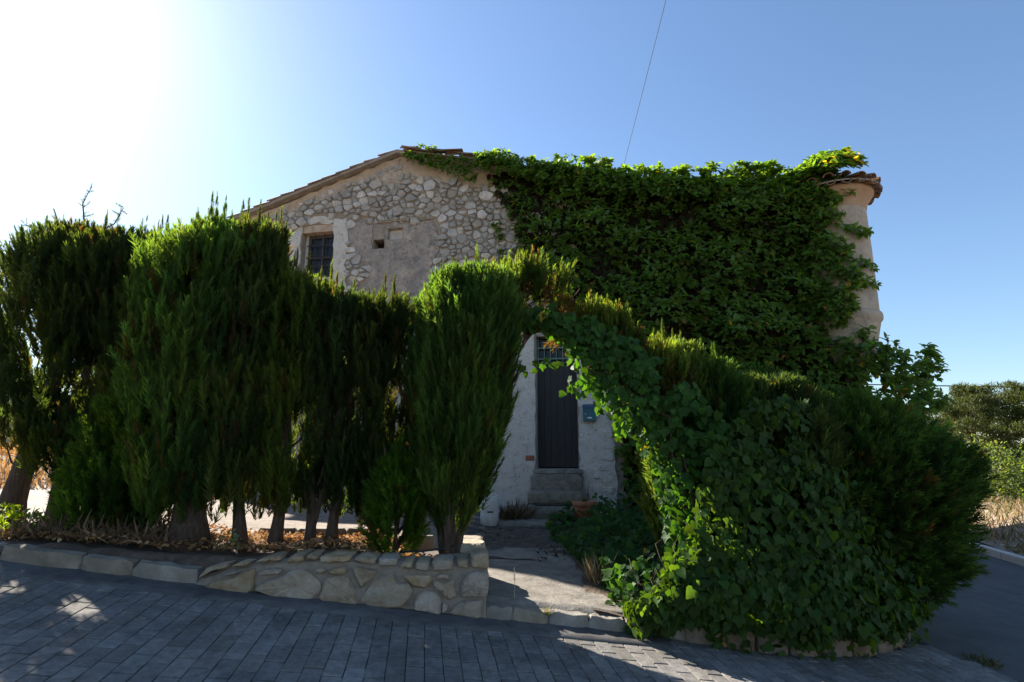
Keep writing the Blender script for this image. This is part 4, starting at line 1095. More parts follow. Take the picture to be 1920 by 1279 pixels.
tb.tube([np.array(p) - AO for p in ((1.62, 6.35, 0.4), (1.6, 6.3, 1.4), (1.35, 6.15, 2.3), (0.95, 6.0, 2.75), (0.5, 5.9, 3.0), (0.1, 5.82, 3.02), (-0.2, 5.75, 2.9))], [0.06, 0.05, 0.045, 0.04, 0.035, 0.03, 0.02], 8)
for k in range(9):
    q = rs.normal(size=(4, 3)) * 0.03
    tb.tube([np.array((0.62 + 0.05 * k * 0.3, 5.85, 3.02)) + q[0] - AO, np.array((0.25, 5.8, 2.98)) + q[1] - AO, np.array((0.08, 5.76, 2.78)) + q[2] - AO, np.array((-0.02 - 0.02 * k, 5.74, 2.58)) + q[3] * 2 - AO], [0.014, 0.012, 0.010, 0.006], 6)
tb.build('trunk', M['stem'], arch, True)
lb = MB()
for k in range(46):
    p, d = path_points(rs, AP, 1); p = p[0]
    q = p + rs.normal(size=3) * 0.12
    lb.tube([p - AO, (p + q) / 2 + rs.normal(size=3) * 0.02 - AO, q - AO], [0.008, 0.006, 0.003], 4)
tag(lb.build('branches', M['bark'], arch, True), kind='stuff')

RG = 'conifers right of the path'
zr = lambda x, y: float(yard_z(x, y))
trunk_tree('cypress_tree', 'cypress forming the ivy-hung leg of the arch beside the path', None, 1.78, 6.35, zr(1.78, 6.35), 0.05,
           [(0.6, 0.18), (1.0, 0.30), (1.8, 0.32), (2.5, 0.34), (2.8, 0.24)], 1300, MD, rs, (0, 0), spires=6, upright=0.3)
trunk_tree('cypress_tree', 'yellow-green cypress on the slope of the hedge between arch and juniper', None, 2.22, 6.35, zr(2.22, 6.35), 0.05,
           [(0.5, 0.26), (1.0, 0.42), (1.8, 0.42), (2.35, 0.36), (2.6, 0.22)], 1400, (0.042, 0.070, 0.022), rs, (0, 0), spires=6, upright=0.35)
trunk_tree('cypress_tree', 'cypress half buried in ivy behind the planter blocks', None, 2.85, 6.45, zr(2.85, 6.45), 0.06,
           [(0.4, 0.40), (0.9, 0.62), (1.7, 0.62), (2.2, 0.50), (2.42, 0.30)], 2000, DK, rs, (0, 0), spires=5, upright=0.5, kit=FANS, plen=(0.2, 0.36))
# large dark juniper on the corner
def blob_conifer(name, label, cat, c, rad, n, base, zb, group=None):
    root = empty(name, (c[0], c[1], zb), 0, label, cat, group)
    d = unit(rs.normal(size=(n, 3))); d[:, 2] = np.abs(d[:, 2]) * np.where(rs.rand(n) < 0.62, 1, -1); d = unit(d)
    f = np.where(rs.rand(n) < 0.25, rs.uniform(0.4, 0.8, n), rs.uniform(0.8, 1.0, n))
    az = np.arctan2(d[:, 1], d[:, 0])
    lump = 0.82 + 0.34 * vnoise(az * 2.4 + 5, d[:, 2] * 3.3 + 2)
    hs = np.where(d[:, 2] < 0, (1 - 0.30 * np.abs(d[:, 2])) / np.sqrt(np.clip(1 - d[:, 2] ** 2, 0.05, 1)), 1.0); d2 = d * np.stack([hs, hs, np.ones(n)], 1)
    P = np.array(c)[None] + d2 * np.array(rad)[None] * (f * lump)[:, None]
    P[:, 2] = np.maximum(P[:, 2], zb + 0.05)
    ax = d * np.array([1, 1, 0.6])[None] + np.array([0, 0, 0.55])[None] + rs.normal(size=P.shape) * 0.22
    L = rs.uniform(0.17, 0.34, n)
    V, F, C = plume_cloud(rs, P - unit(ax) * (L * 0.45)[:, None], ax, L, base, kit=FANS, dead=0.01)
    o0 = np.array([c[0], c[1], zb])
    np_obj('crown', V - o0, F, M['conifer'], root, C)
    tb = MB()
    for k in range(7):
        a = k * 0.9
        e = np.array([math.cos(a) * rad[0] * 0.6, math.sin(a) * rad[1] * 0.6, (c[2] - zb) + rad[2] * 0.3])
        tb.tube([(0.05 * math.cos(a), 0.05 * math.sin(a), -0.05), tuple(e * 0.45 + np.array([0, 0, 0.1])), tuple(e)], [0.06, 0.04, 0.012], 7)
    tb.build('stems', M['bark'], root, True)
    return root
blob_conifer('juniper_bush', 'large dark spreading juniper overhanging the corner of the side road', 'bush', (3.80, 6.80, 1.22), (1.34, 1.05, 1.12), 6000, JN, 0.05)
blob_conifer('juniper_bush', 'soft upright juniper tuft between the ivy wall and the dark corner juniper', 'bush', (3.55, 7.7, 1.75), (0.8, 0.6, 0.95), 1100, (0.035, 0.085, 0.028), 0.25)

# ------------------------------------------------------------------ ivy on the house
def ivy_left(z):            # left border of the leaf cover on the front wall
    return np.interp(z, [0.5, 2.4, 3.9, 4.6, 5.2, 5.9, 6.7, 7.3, 7.8, 8.0], [2.02, 2.02, 1.55, 0.75, 0.32, 0.10, -0.12, -0.45, -0.72, -0.8])
def ivy_top(s):
    return 0.30 * (vnoise(np.asarray(s) * 2.6 + 11, 6.5) - 0.30) * smooth01(-0.3, 0.8, s) + np.interp(s, [-0.8, 0.0, 0.6, 1.2, 1.9, 2.3, 2.7, 3.1, 3.6, 4.1, 4.5, 5.0, 5.5, 6.0], [7.95, 7.86, 7.55, 7.58, 7.42, 7.12, 7.30, 7.10, 7.22, 7.00, 7.12, 6.98, 6.76, 6.85])
wall_ivy = empty('climbing_ivy', tuple(to_world(4.0, -0.1, 0.6)), 0, 'dense green climber covering the house wall and roof edge up to the turret', 'climber')
WO = np.array(to_world(4.0, -0.1, 0.6))
hx = np.array([math.cos(HA), -math.sin(HA), 0]); hy = np.array([math.sin(HA), math.cos(HA), 0]); hz_ = np.array([0, 0, 1.0])
def hw(S, Y, Z): return np.array([0, 11.165, 0])[None] + S[:, None] * hx + Y[:, None] * hy + Z[:, None] * hz_

WG = (0.080, 0.145, 0.032)
def leaf_tints(rs, n, base, yellow=0.012):
    t = tint_of(rs, n, base, 0.30)
    k = rs.rand(n) < yellow; t[k] = tint_of(rs, int(k.sum()), (0.42, 0.27, 0.03), 0.25)
    k = rs.rand(n) < yellow * 0.5; t[k] = tint_of(rs, int(k.sum()), (0.26, 0.115, 0.035), 0.25)
    return t

# rosettes: shoot tips with drooping leaves, thrown forward from the wall in irregular tiers
cs = []; cz = []; cy = []; cn = []; lone = []
for z in np.arange(0.9, 8.1, 0.128):
    for s in np.arange(-0.9, 6.5, 0.135):
        ss = s + rs.uniform(-0.09, 0.09); z2 = z + rs.uniform(-0.08, 0.08)
        left = ivy_left(z2) + 0.22 * (vnoise(z2 * 2.6, 3.0) - 0.5)
        if ss < left or ss > 6.25: continue
        if z2 > ivy_top(ss): continue
        if ss > 5.75 + 0.55 * vnoise(z2 * 1.9, 8.0) and 4.1 < z2 < 6.35: continue
        nz = vnoise(ss * 1.7 + 3, z2 * 2.6)
        edge = min(1.0, (ss - left) / 0.5)
        if nz < 0.27 and edge > 0.9 and rs.rand() < 0.7: continue           # dark hollows between tiers
        over = z2 - float(verge(ss))
        dep = 0.05 + (0.10 + 0.62 * nz * nz) * edge * (0.6 + 0.4 * min(1, ss / 2.0 if ss > 0 else 0.2))
        if over > -0.1:
            for rep in range(6):
                cs.append(ss + rs.uniform(-.1, .1)); cz.append(z2); cy.append(rs.uniform(-0.50, 0.10)); cn.append((rs.uniform(-.5, .5), rs.uniform(-1, .1), 0.8))
        else:
            if over > -0.40: dep = max(dep, rs.uniform(0.22, 0.42))
            cs.append(ss); cz.append(z2); cy.append(-dep); cn.append((rs.uniform(-.35, .35), -1.0, 0.55 + 0.5 * rs.rand()))
for k in range(620):
    s_ = rs.uniform(-0.75, 6.0); v_ = float(verge(s_)); e_ = min(1.0, (s_ + 0.9) / 1.2)
    cs.append(s_); cz.append(v_ + rs.uniform(-0.30, 0.04)); cy.append(-rs.uniform(0.24, 0.26 + 0.30 * e_)); cn.append((rs.uniform(-.4, .4), -1.0, 0.7))
# on the turret roof and sides
for k in range(330):
    a = rs.uniform(1.9, 5.3); r = rs.uniform(0.35, 0.92); zt = 6.62 + (0.92 - r) * 0.75 + 0.20 * rs.rand()
    if r * math.cos(a) > 0.32: continue
    cs.append(6.15 + r * math.cos(a)); cy.append(0.06 + r * math.sin(a)); cz.append(zt); cn.append((math.cos(a) * .6, math.sin(a) * .6, 0.9))
for k in range(60):
    cs.append(rs.uniform(5.6, 6.15)); cy.append(rs.uniform(-0.55, 0.2)); cz.append(rs.uniform(6.5, 7.15)); cn.append((-.2, -.6, 0.8))
for (s0, z0, w) in ((6.20, 6.28, 2), (6.40, 5.55, 3), (6.20, 5.60, 4), (6.45, 4.98, 2), (6.25, 5.0, 4), (6.50, 4.62, 3), (6.2, 4.62, 4), (6.0, 5.2, 4), (6.0, 5.85, 4), (5.95, 6.2, 4)):
    for k in range(w):
        s_ = s0 + rs.uniform(-.16, .12); t_ = math.acos(max(-1, min(1, (s_ - 6.15) / 0.56)))
        cs.append(s_); cy.append(0.06 - 0.60 * math.sin(t_)); cz.append(z0 + rs.uniform(-.10, .10)); cn.append((0.3, -1, 0.5))
for k in range(520):
    a = rs.uniform(2.6, 4.90); zz = rs.uniform(4.0, 6.75)
    if a > 4.15 + 0.6 * vnoise(zz * 2.3, 5.0): continue
    r = rs.uniform(0.57, 0.80)
    cs.append(6.15 + r * math.cos(a)); cy.append(0.06 + r * math.sin(a)); cz.append(zz); cn.append((math.cos(a), math.sin(a), 0.6))
# bushy shoulder beyond the corner
for k in range(520):
    u, v = rs.uniform(0, 1, 2)
    s_ = 5.8 + 1.45 * u; zmax = 4.15 - 0.75 * u ** 1.3; z_ = 1.6 + (zmax - 1.6) * (0.1 + 0.9 * v)
    if vnoise(s_ * 3 + 9, z_ * 3) < 0.33: continue
    cs.append(s_); cz.append(z_); cy.append(rs.uniform(-0.65, 0.25)); cn.append((0.5 * rs.rand(), -0.8, 0.6))
# trailing strand along the rake towards the ridge
for k in range(95):
    t = rs.rand() ** 1.3; s_ = -0.75 - 1.65 * t
    drop = (0.42 * (1 - t) + 0.10) * rs.rand()
    cs.append(s_); cz.append(float(verge(s_)) - 0.10 - drop); cy.append(-0.20 - 0.06 * rs.rand()); cn.append((0, -1, 0.4))
for (s_, z_) in ((-1.93, 8.28), (-1.6, 8.20), (-1.75, 8.22), (-0.30, 7.95), (-0.15, 8.02), (-0.42, 7.93), (-0.02, 7.9), (-0.25, 8.0), (-0.5, 7.85)):
    for k in range(4): cs.append(s_ + rs.uniform(-.08, .08)); cz.append(z_ + rs.uniform(-.05, .05)); cy.append(rs.uniform(-.3, 0)); cn.append((0, -.6, 1))
for (s_, z_) in ((-0.32, 6.45), (-0.30, 6.3), (-0.25, 6.15), (-0.22, 5.8), (-0.18, 5.65), (-0.1, 5.5)):
    for k in range(3): cs.append(s_ + rs.uniform(-.06, .06)); cz.append(z_ + rs.uniform(-.06, .06)); cy.append(-0.06); cn.append((0, -1, 0.3))
cs = np.array(cs); cz = np.array(cz); cy = np.array(cy); cn = np.array(cn)
CP = hw(cs, cy, cz); CN = unit(cn[:, 0:1] * hx + cn[:, 1:2] * hy + cn[:, 2:3] * hz_)
NL = 8
n = len(CP)
P = np.repeat(CP, NL, 0); N0 = np.repeat(CN, NL, 0)
k_ = np.tile(np.arange(NL), n); ph = k_ * 2.4 + np.repeat(rs.uniform(0, 6.28, n), NL) + rs.uniform(-.3, .3, n * NL)
t1 = unit(np.cross(N0, np.array([0.2, 0.3, 1.0]))); t2 = np.cross(N0, t1)
ring = 0.35 + 0.75 * (k_ / NL)
dirv = unit((t1 * np.cos(ph)[:, None] + t2 * np.sin(ph)[:, None]) * ring[:, None] + N0 * (0.75 - 0.55 * k_ / NL)[:, None] + np.array([0, 0, -0.38]) + rs.normal(size=P.shape) * 0.12)
nrm = unit(N0 * 1.0 + np.array([0, 0, 0.55]) + rs.normal(size=P.shape) * 0.3)
P = P + N0 * rs.uniform(-0.03, 0.03, (len(P), 1)) + rs.normal(size=P.shape) * 0.012
L = rs.uniform(0.08, 0.155, len(P)) * np.repeat(rs.uniform(0.8, 1.15, n), NL)
small_edge = np.repeat(np.clip((cs + 1.2) / 2.0, 0.72, 1.0), NL); L = L * small_edge
tint = leaf_tints(rs, len(P), WG, 0.008)
# the leaves standing farthest forward in the middle of the wall are built singly
yloc = (P - np.array([0, 11.165, 0])) @ hy
order = np.argsort(yloc + 0.2 * rs.rand(len(P)))
single = order[:260]; mask = np.ones(len(P), bool); mask[single] = False
V, F, C = scatter(OV, OF, P[mask], dirv[mask], nrm[mask], L[mask], tint[mask])
# underlying mat: flat leaves and brown dead ones close to the wall
m_ = 24000
S_ = rs.uniform(-0.6, 6.2, m_); Z_ = rs.uniform(0.8, 7.6, m_)
ok = (S_ > ivy_left(Z_) + 0.12) & (Z_ < np.minimum(verge(S_) - 0.05, ivy_top(S_))) & ~((S_ > 5.9) & (Z_ > 4.1))
S_ = S_[ok]; Z_ = Z_[ok]
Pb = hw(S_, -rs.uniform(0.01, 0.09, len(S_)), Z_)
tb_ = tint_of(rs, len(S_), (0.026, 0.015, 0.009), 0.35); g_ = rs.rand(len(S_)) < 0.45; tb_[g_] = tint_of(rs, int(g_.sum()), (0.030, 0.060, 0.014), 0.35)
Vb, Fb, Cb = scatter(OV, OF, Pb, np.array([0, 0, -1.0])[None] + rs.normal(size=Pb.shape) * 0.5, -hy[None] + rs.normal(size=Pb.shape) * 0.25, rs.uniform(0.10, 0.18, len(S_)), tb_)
tag(np_obj('foliage', V - WO, F, M['wallleaf'], wall_ivy, C), kind='stuff')
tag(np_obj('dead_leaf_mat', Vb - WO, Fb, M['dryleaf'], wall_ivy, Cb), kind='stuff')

def leaf_objects(name, T, F, P, A, N, L, base_list, m, parent, off):
    """single leaves that share a handful of meshes"""
    ms = []
    for b in base_list:
        ms.append(np_mesh(name, T, F, m, np.repeat(np.array([b]), len(T), 0)))
    A = unit(A); S = unit(np.cross(A, N)); NN = np.cross(S, A)
    for i in range(len(P)):
        o = bpy.data.objects.new(name, ms[int(RS.randint(len(ms)))]); link(o, parent)
        mt = Matrix(((S[i][0], A[i][0], NN[i][0], 0), (S[i][1], A[i][1], NN[i][1], 0), (S[i][2], A[i][2], NN[i][2], 0), (0, 0, 0, 1)))
        mt = mt @ Matrix.Diagonal((L[i], L[i], L[i], 1)); mt.translation = Vector(P[i] - off)
        o.matrix_local = mt
leaf_objects('leaf', OV, OF, P[single], dirv[single], nrm[single], L[single], [tuple(np.array(WG) * k) for k in (0.75, 0.95, 1.1, 1.3)] + [(0.05, 0.10, 0.02), (0.40, 0.26, 0.03)], M['wallleaf'], wall_ivy, WO)
st = MB()
for k in range(60):
    s0 = rs.uniform(0.4, 6.0); z0 = rs.uniform(0.7, 4.5); q = [(s0, z0)]
    for j in range(6): q.append((q[-1][0] + rs.uniform(-.14, .14), min(q[-1][1] + rs.uniform(0.25, 0.5), 6.6)))
    q = [p for p in q if p[1] < float(verge(p[0])) - 0.2 and p[0] > float(ivy_left(p[1])) + 0.2]
    if len(q) > 2: st.tube([tuple(to_world(p[0], -0.03, p[1]) - WO) for p in q], list(np.linspace(0.016, 0.006, len(q))), 5)
tag(st.build('stems', M['stem'], wall_ivy, True), kind='stuff')

# ------------------------------------------------------------------ ivy on the arch
IG = (0.036, 0.073, 0.015)
arch_ivy = empty('hanging_ivy', (1.65, 5.9, 0.45), 0, 'lobed ivy trailing along the underside and leg of the arch', 'ivy')
BO = np.array([1.65, 5.9, 0.45])
IP = [(0.02, 5.72, 3.04, 0.13), (0.32, 5.72, 3.06, 0.14), (0.64, 5.75, 2.92, 0.19), (0.92, 5.78, 2.56, 0.28), (1.18, 5.80, 2.28, 0.28), (1.42, 5.80, 1.98, 0.26), (1.60, 5.78, 1.62, 0.24), (1.66, 5.74, 1.25, 0.24), (1.66, 5.68, 0.85, 0.28)]
P, d = path_points(rs, IP, 1350)
P2, d2 = path_points(rs, [(0.70, 5.78, 2.98, 0.16), (1.02, 5.76, 2.76, 0.22), (1.38, 5.76, 2.44, 0.27), (1.70, 5.74, 2.10, 0.30), (1.95, 5.70, 1.70, 0.30), (2.10, 5.66, 1.25, 0.30)], 1500)
k2 = vnoise(P2[:, 0] * 4 + 2, P2[:, 2] * 4) > 0.28; P = np.concatenate([P, P2[k2]]); d = np.concatenate([d, d2[k2]])
sprig = []
for (pts, m) in (([(0.72, 5.70, 2.70), (0.52, 5.66, 2.58), (0.28, 5.66, 2.55), (0.12, 5.66, 2.50)], 18), ([(0.8, 5.7, 2.5), (0.66, 5.66, 2.36), (0.58, 5.66, 2.30)], 26), ([(1.25, 5.68, 2.1), (1.10, 5.64, 1.98), (1.04, 5.62, 1.9)], 30), ([(0.9, 5.7, 2.45), (0.85, 5.66, 2.2), (0.98, 5.66, 2.05)], 24)):
    pts = np.array(pts); t = rs.rand(m) * (len(pts) - 1); i = np.minimum(t.astype(int), len(pts) - 2); f = (t - i)[:, None]
    sprig.append(pts[i] * (1 - f) + pts[i + 1] * f + rs.normal(size=(m, 3)) * 0.04)
P = np.concatenate([P] + sprig); d = np.concatenate([d, unit(rs.normal(size=(len(P) - len(d), 3)))])
A = np.array([0, 0, -0.9])[None] + rs.normal(size=P.shape) * 0.45; N = d * 0.8 + np.array([-0.1, -0.8, 0.45])[None] + rs.normal(size=P.shape) * 0.25
L = rs.uniform(0.055, 0.100, len(P)); tint = leaf_tints(rs, len(P), (0.034, 0.088, 0.018), 0.001)
order = np.argsort(P[:, 1] - 0.2 * rs.rand(len(P))); single = order[:280]; mask = np.ones(len(P), bool); mask[single] = False
h = rs.rand(len(P)) < 0.5
parts = [scatter(IV, IF, P[mask & h], A[mask & h], N[mask & h], L[mask & h], tint[mask & h]), scatter(HV, HF, P[mask & ~h], A[mask & ~h], N[mask & ~h], L[mask & ~h], tint[mask & ~h])]
V, F, C = join(parts)
tag(np_obj('foliage', V - BO, F, M['ivyleaf'], arch_ivy, C), kind='stuff')
leaf_objects('leaf', IV, IF, P[single], A[single], N[single], L[single], [tuple(np.array((0.034, 0.088, 0.018)) * k) for k in (0.7, 0.9, 1.1, 1.35)], M['ivyleaf'], arch_ivy, BO)
st = MB()
for k in range(12):
    q = [np.array(p[:3]) + rs.normal(size=3) * 0.08 - BO for p in IP[::-1][k % 4: 9 - (k % 3)]]
    st.tube(q, list(np.linspace(0.012, 0.004, len(q))), 5)
tag(st.build('stems', M['stem'], arch_ivy, True), kind='stuff')

# ------------------------------------------------------------------ ivy curtain over the planter
pl_ivy = empty('planter_ivy', (2.3, 5.4, 0.15), 0, 'curtain of broad lobed ivy spilling over the planter blocks on to the paving', 'ivy')
PO = np.array([2.3, 5.4, 0.15])
n = 8600
U = rs.uniform(0.98, 4.05, n); W = rs.rand(n)
lip = road_z(U, kerb_y(U)) + 0.09 + 0.16 * vnoise(U * 4, 1.0)
lip = np.where(rs.rand(n) < 0.10 * (vnoise(U * 2.7, 4) > 0.5), lip - 0.18, lip)
zt = np.interp(U, [0.98, 1.2, 1.5, 1.9, 2.4, 2.9, 3.3, 3.7, 4.05], [0.42, 0.55, 0.95, 1.75, 2.20, 2.25, 2.15, 1.5, 0.55])
Z = lip + (zt - lip) * W ** 1.15
bul = 0.16 * np.sin(np.clip((Z - lip) / 0.55, 0, 1) * math.pi) - 0.10
back = 0.16 * smooth01(0.55, 1.2, Z - lip) + 0.20 * smooth01(1.1, 1.9, Z - lip)
slope = np.gradient(kerb_y(np.linspace(0.9, 4.2, 200)), 3.3 / 199); sl = np.interp(U, np.linspace(0.9, 4.2, 200), slope)
nx_, ny_ = sl / np.sqrt(1 + sl * sl), -1 / np.sqrt(1 + sl * sl)
off = -bul * -1 - back + rs.normal(size=n) * 0.05
X = U + nx_ * (off + 0.10); Y = kerb_y(U) + ny_ * (off + 0.10)
dens = vnoise(U * 3 + 1, Z * 3.2) + 0.35 * (1 - W)
keep = (dens > 0.28) & ~((U < 1.22) & (Z < 0.2)); keep &= (rs.rand(n) < np.where(Z - lip > 0.65, np.where(U > 3.2, 0.45, 0.8) * (0.45 + 0.55 * (vnoise(U * 2.3 + 4, Z * 1.7) > 0.30)), np.where(U > 3.6, 0.5, 1.0)))
X, Y, Z, nx_, ny_, U = X[keep], Y[keep], Z[keep], nx_[keep], ny_[keep], U[keep]
P = np.stack([X, Y, Z], 1); n = len(P)
N = np.stack([nx_, ny_, np.full(n, 0.45)], 1) + rs.normal(size=(n, 3)) * 0.48
A = np.array([0, -0.25, -1.0])[None] + rs.normal(size=(n, 3)) * 0.48
L = 0.045 + 0.065 * rs.rand(n) ** 1.3; tint = leaf_tints(rs, n, IG, 0.0006)
order = np.argsort(np.linalg.norm(P - np.array([0, 0, 1.6]), axis=1) + 0.3 * rs.rand(n)); single = order[:290]; mask = np.ones(n, bool); mask[single] = False
h = rs.rand(n) < 0.45
V, F, C = join([scatter(IV, IF, P[mask & h], A[mask & h], N[mask & h], L[mask & h], tint[mask & h]), scatter(HV, HF, P[mask & ~h], A[mask & ~h], N[mask & ~h], L[mask & ~h], tint[mask & ~h])])
tag(np_obj('foliage', V - PO, F, M['ivyleaf'], pl_ivy, C), kind='stuff')
leaf_objects('leaf', HV, HF, P[single], A[single], N[single], L[single], [tuple(np.array(IG) * k) for k in (0.7, 0.9, 1.15, 1.4)], M['ivyleaf'], pl_ivy, PO)
st = MB()
for k in range(40):
    i = rs.randint(n); p = P[i] - PO; q = [p + np.array([0, 0.08, 0])]
    for j in range(4): q.append(q[-1] + np.array([rs.uniform(-.08, .08), 0.02, rs.uniform(0.02, 0.12)]))
    st.tube(q, 0.004, 4)
tag(st.build('stems', M['stem'], pl_ivy, True), kind='stuff')

# ivy creeping over the ground between path and steps
n = 2300
Y = rs.uniform(5.35, 10.4, n); xl = np.interp(Y, [5.3, 5.5, 6.3, 7.3, 8.5, 9.6, 10.4], [1.15, 0.90, 0.86, 0.62, 0.52, 0.55, 1.15]); X = xl + rs.rand(n) ** 1.3 * np.interp(Y, [5.3, 7, 10.4], [0.9, 1.6, 1.7])
keep = vnoise(X * 3.3, Y * 2.6) + 0.2 * (Y < 6.6) > 0.33; X, Y = X[keep], Y[keep]; n = len(X)
hgt = 0.04 + 0.34 * vnoise(X * 2.2, Y * 2.2) * rs.rand(n) + 0.20 * smooth01(0, 0.7, X - np.interp(Y, [5.3, 10.4], [1.0, 0.5])) * rs.rand(n)
P = np.stack([X, Y, yard_z(X, Y) + hgt], 1)
N = np.array([0, -0.55, 0.9])[None] + rs.normal(size=(n, 3)) * 0.35; A = np.array([0, -0.8, -0.45])[None] + rs.normal(size=(n, 3)) * 0.5
h = rs.rand(n) < 0.5; L = rs.uniform(0.06, 0.11, n); tint = leaf_tints(rs, n, (0.034, 0.085, 0.024), 0.001)
V, F, C = join([scatter(IV, IF, P[h], A[h], N[h], L[h], tint[h]), scatter(HV, HF, P[~h], A[~h], N[~h], L[~h], tint[~h])])
tag(np_obj('ground_ivy', V, F, M['ivyleaf'], None, C), 'ivy carpet creeping over the soil between path and door steps', 'ivy', kind='stuff')

# ------------------------------------------------------------------ small things by the door
can = empty('plastic_drum', (-0.36, 9.55, float(yard_z(-0.36, 9.55)) + 0.02), 0, 'dirty white plastic drum with its top cut open beside the vase-shaped cypress', 'container')
MB().lathe([(0.02, 0.0), (0.125, 0.0), (0.145, 0.02), (0.15, 0.18), (0.146, 0.20), (0.146, 0.22), (0.15, 0.24), (0.148, 0.40), (0.135, 0.445), (0.128, 0.47), (0.120, 0.47), (0.128, 0.43), (0.139, 0.38), (0.139, 0.03), (0.0, 0.03)], 28).build('body', M['plastic'], can, True)
MB().box(-0.03, 0.06, -0.1515, -0.143, 0.215, 0.235).build('slit', M['dark'], can)
MB().tube([(0.125, 0.02, 0.46), (0.10, 0.07, 0.49), (0.0, 0.12, 0.48)], 0.008, 6).build('handle', M['plastic'], can, True)

px, py = 1.16, 9.45
pz = float(yard_z(px, py)) + 0.15
pot = empty('flower_pot', (px, py, pz), 0, 'terracotta flower pot with dry stalks among the ivy by the steps', 'pot')
MB().lathe([(0.02, 0), (0.135, 0), (0.165, 0.16), (0.172, 0.18), (0.192, 0.185), (0.20, 0.25), (0.196, 0.26), (0.178, 0.26), (0.172, 0.21), (0.0, 0.20)], 28).build('pot_body', M['terracotta'], pot, True)
MB().lathe([(0.173, 0.205), (0.10, 0.222), (0.0, 0.218)], 20).build('soil', M['soil'], pot, True)
tb = MB()
for k in range(6):
    a = k * 1.1; tb.tube([(0.03 * math.cos(a), 0.03 * math.sin(a), 0.2), (0.06 * math.cos(a), 0.05 * math.sin(a), 0.4), (0.14 * math.cos(a) - 0.05, 0.1 * math.sin(a), 0.58)], [0.004, 0.003, 0.002], 4)
tb.build('dry_stalks', M['stem'], pot)

hose = empty('garden_hose', (1.0, 10.2, 0.86), 0, 'black garden hose with a white end running past the steps and pot', 'hose')
HO = np.array([1.0, 10.2, 0.86])
hp = [(0.30, 10.12, 0.90), (0.42, 10.02, 0.875), (0.70, 9.98, 0.875), (1.0, 10.0, 0.87), (1.25, 10.02, 0.80), (1.42, 9.92, 0.74), (1.55, 9.85, 0.76)]
sm = []
for i in range(len(hp) - 1):
    for t in (0, 0.5): sm.append(np.array(hp[i]) * (1 - t) + np.array(hp[i + 1]) * t - HO)
sm.append(np.array(hp[-1]) - HO)
MB().tube(sm, 0.013, 8).build('hose_line', M['rubber'], hose, True)
MB().tube([sm[-1] - np.array([0.09, -0.01, 0.0]), sm[-1] + np.array([0.10, -0.01, 0.0])], 0.026, 10).build('hose_end', M['whiteplastic'], hose, True)
MB().tube([sm[-1] + np.array([0.10, -0.01, 0.0]), sm[-1] + np.array([0.35, 0.05, 0.08]), sm[-1] + np.array([0.7, 0.3, 0.3])], 0.013, 8).build('hose_tail', M['rubber'], hose, True)
# irrigation hose against the last cypress
o = MB().tube([(-0.52, 5.36, 0.865), (-0.60, 5.30, 0.85), (-0.78, 5.25, 0.835), (-0.98, 5.24, 0.83)], 0.010, 6).build('irrigation_pipe', M['rubber'], None, True)
tag(o, 'short black irrigation pipe at the stems of the vase-shaped cypress', 'pipe')

# ------------------------------------------------------------------ litter, dry twigs, weeds
def ground_scatter(name, label, cat, n, xr, yr, zf, base, size, T=OV, F=OF, m=None, keepf=None):
    X = rs.uniform(xr[0], xr[1], n); Y = rs.uniform(yr[0], yr[1], n)
    if keepf is not None:
        k = keepf(X, Y); X, Y = X[k], Y[k]
    n = len(X)
    P = np.stack([X, Y, zf(X, Y)], 1)
    A = unit(np.concatenate([rs.normal(size=(n, 2)), rs.normal(size=(n, 1)) * 0.35], 1)); N = np.array([0, 0, 1.0])[None] + rs.normal(size=(n, 3)) * 0.45
    tint = np.array(base)[rs.randint(len(base), size=n)] * (1 + rs.uniform(-.3, .3, (n, 1)))
    V, FF, C = scatter(T, F, P, A, N, rs.uniform(size[0], size[1], n), tint)
    o = np_obj(name, V, FF, m or M['dryleaf'], None, C)
    return tag(o, label, cat, kind='stuff')
OR = [(0.34, 0.155, 0.055), (0.42, 0.23, 0.09), (0.30, 0.19, 0.10), (0.22, 0.12, 0.06), (0.48, 0.33, 0.17)]
ground_scatter('leaf_litter', 'orange dry leaf litter under the hedge behind the low wall', 'leaf litter', 8500, (-5.6, -0.30), (5.12, 6.1), lambda x, y: yard_z(x, y) + 0.03 + rs.uniform(0, 0.10, len(x)) * vnoise(x * 3, y * 3), OR, (0.018, 0.052), keepf=lambda x, y: y > kerb_y(x) + 0.22)
ground_scatter('path_debris', 'dark fallen twigs and leaves on the soil beside the path', 'leaf litter', 700, (-0.6, 1.0), (6.6, 10.2), lambda x, y: yard_z(x, y) + 0.035, [(0.10, 0.07, 0.045), (0.17, 0.12, 0.08), (0.05, 0.035, 0.025)], (0.02, 0.06), keepf=lambda x, y: vnoise(x * 2.4, y * 1.7) + 0.12 * (y - 8) > 0.58)
ground_scatter('gutter_debris', 'dry leaves gathered in the gutter at the foot of the planter', 'leaf litter', 420, (1.0, 3.9), (5.0, 6.0), lambda x, y: road_z(x, y) + 0.012, OR[1:4] + [(0.07, 0.045, 0.03)], (0.02, 0.05), keepf=lambda x, y: (y < kerb_y(x) - 0.005) & (y > kerb_y(x) - 0.10 * vnoise(x * 3, 2) - 0.02))

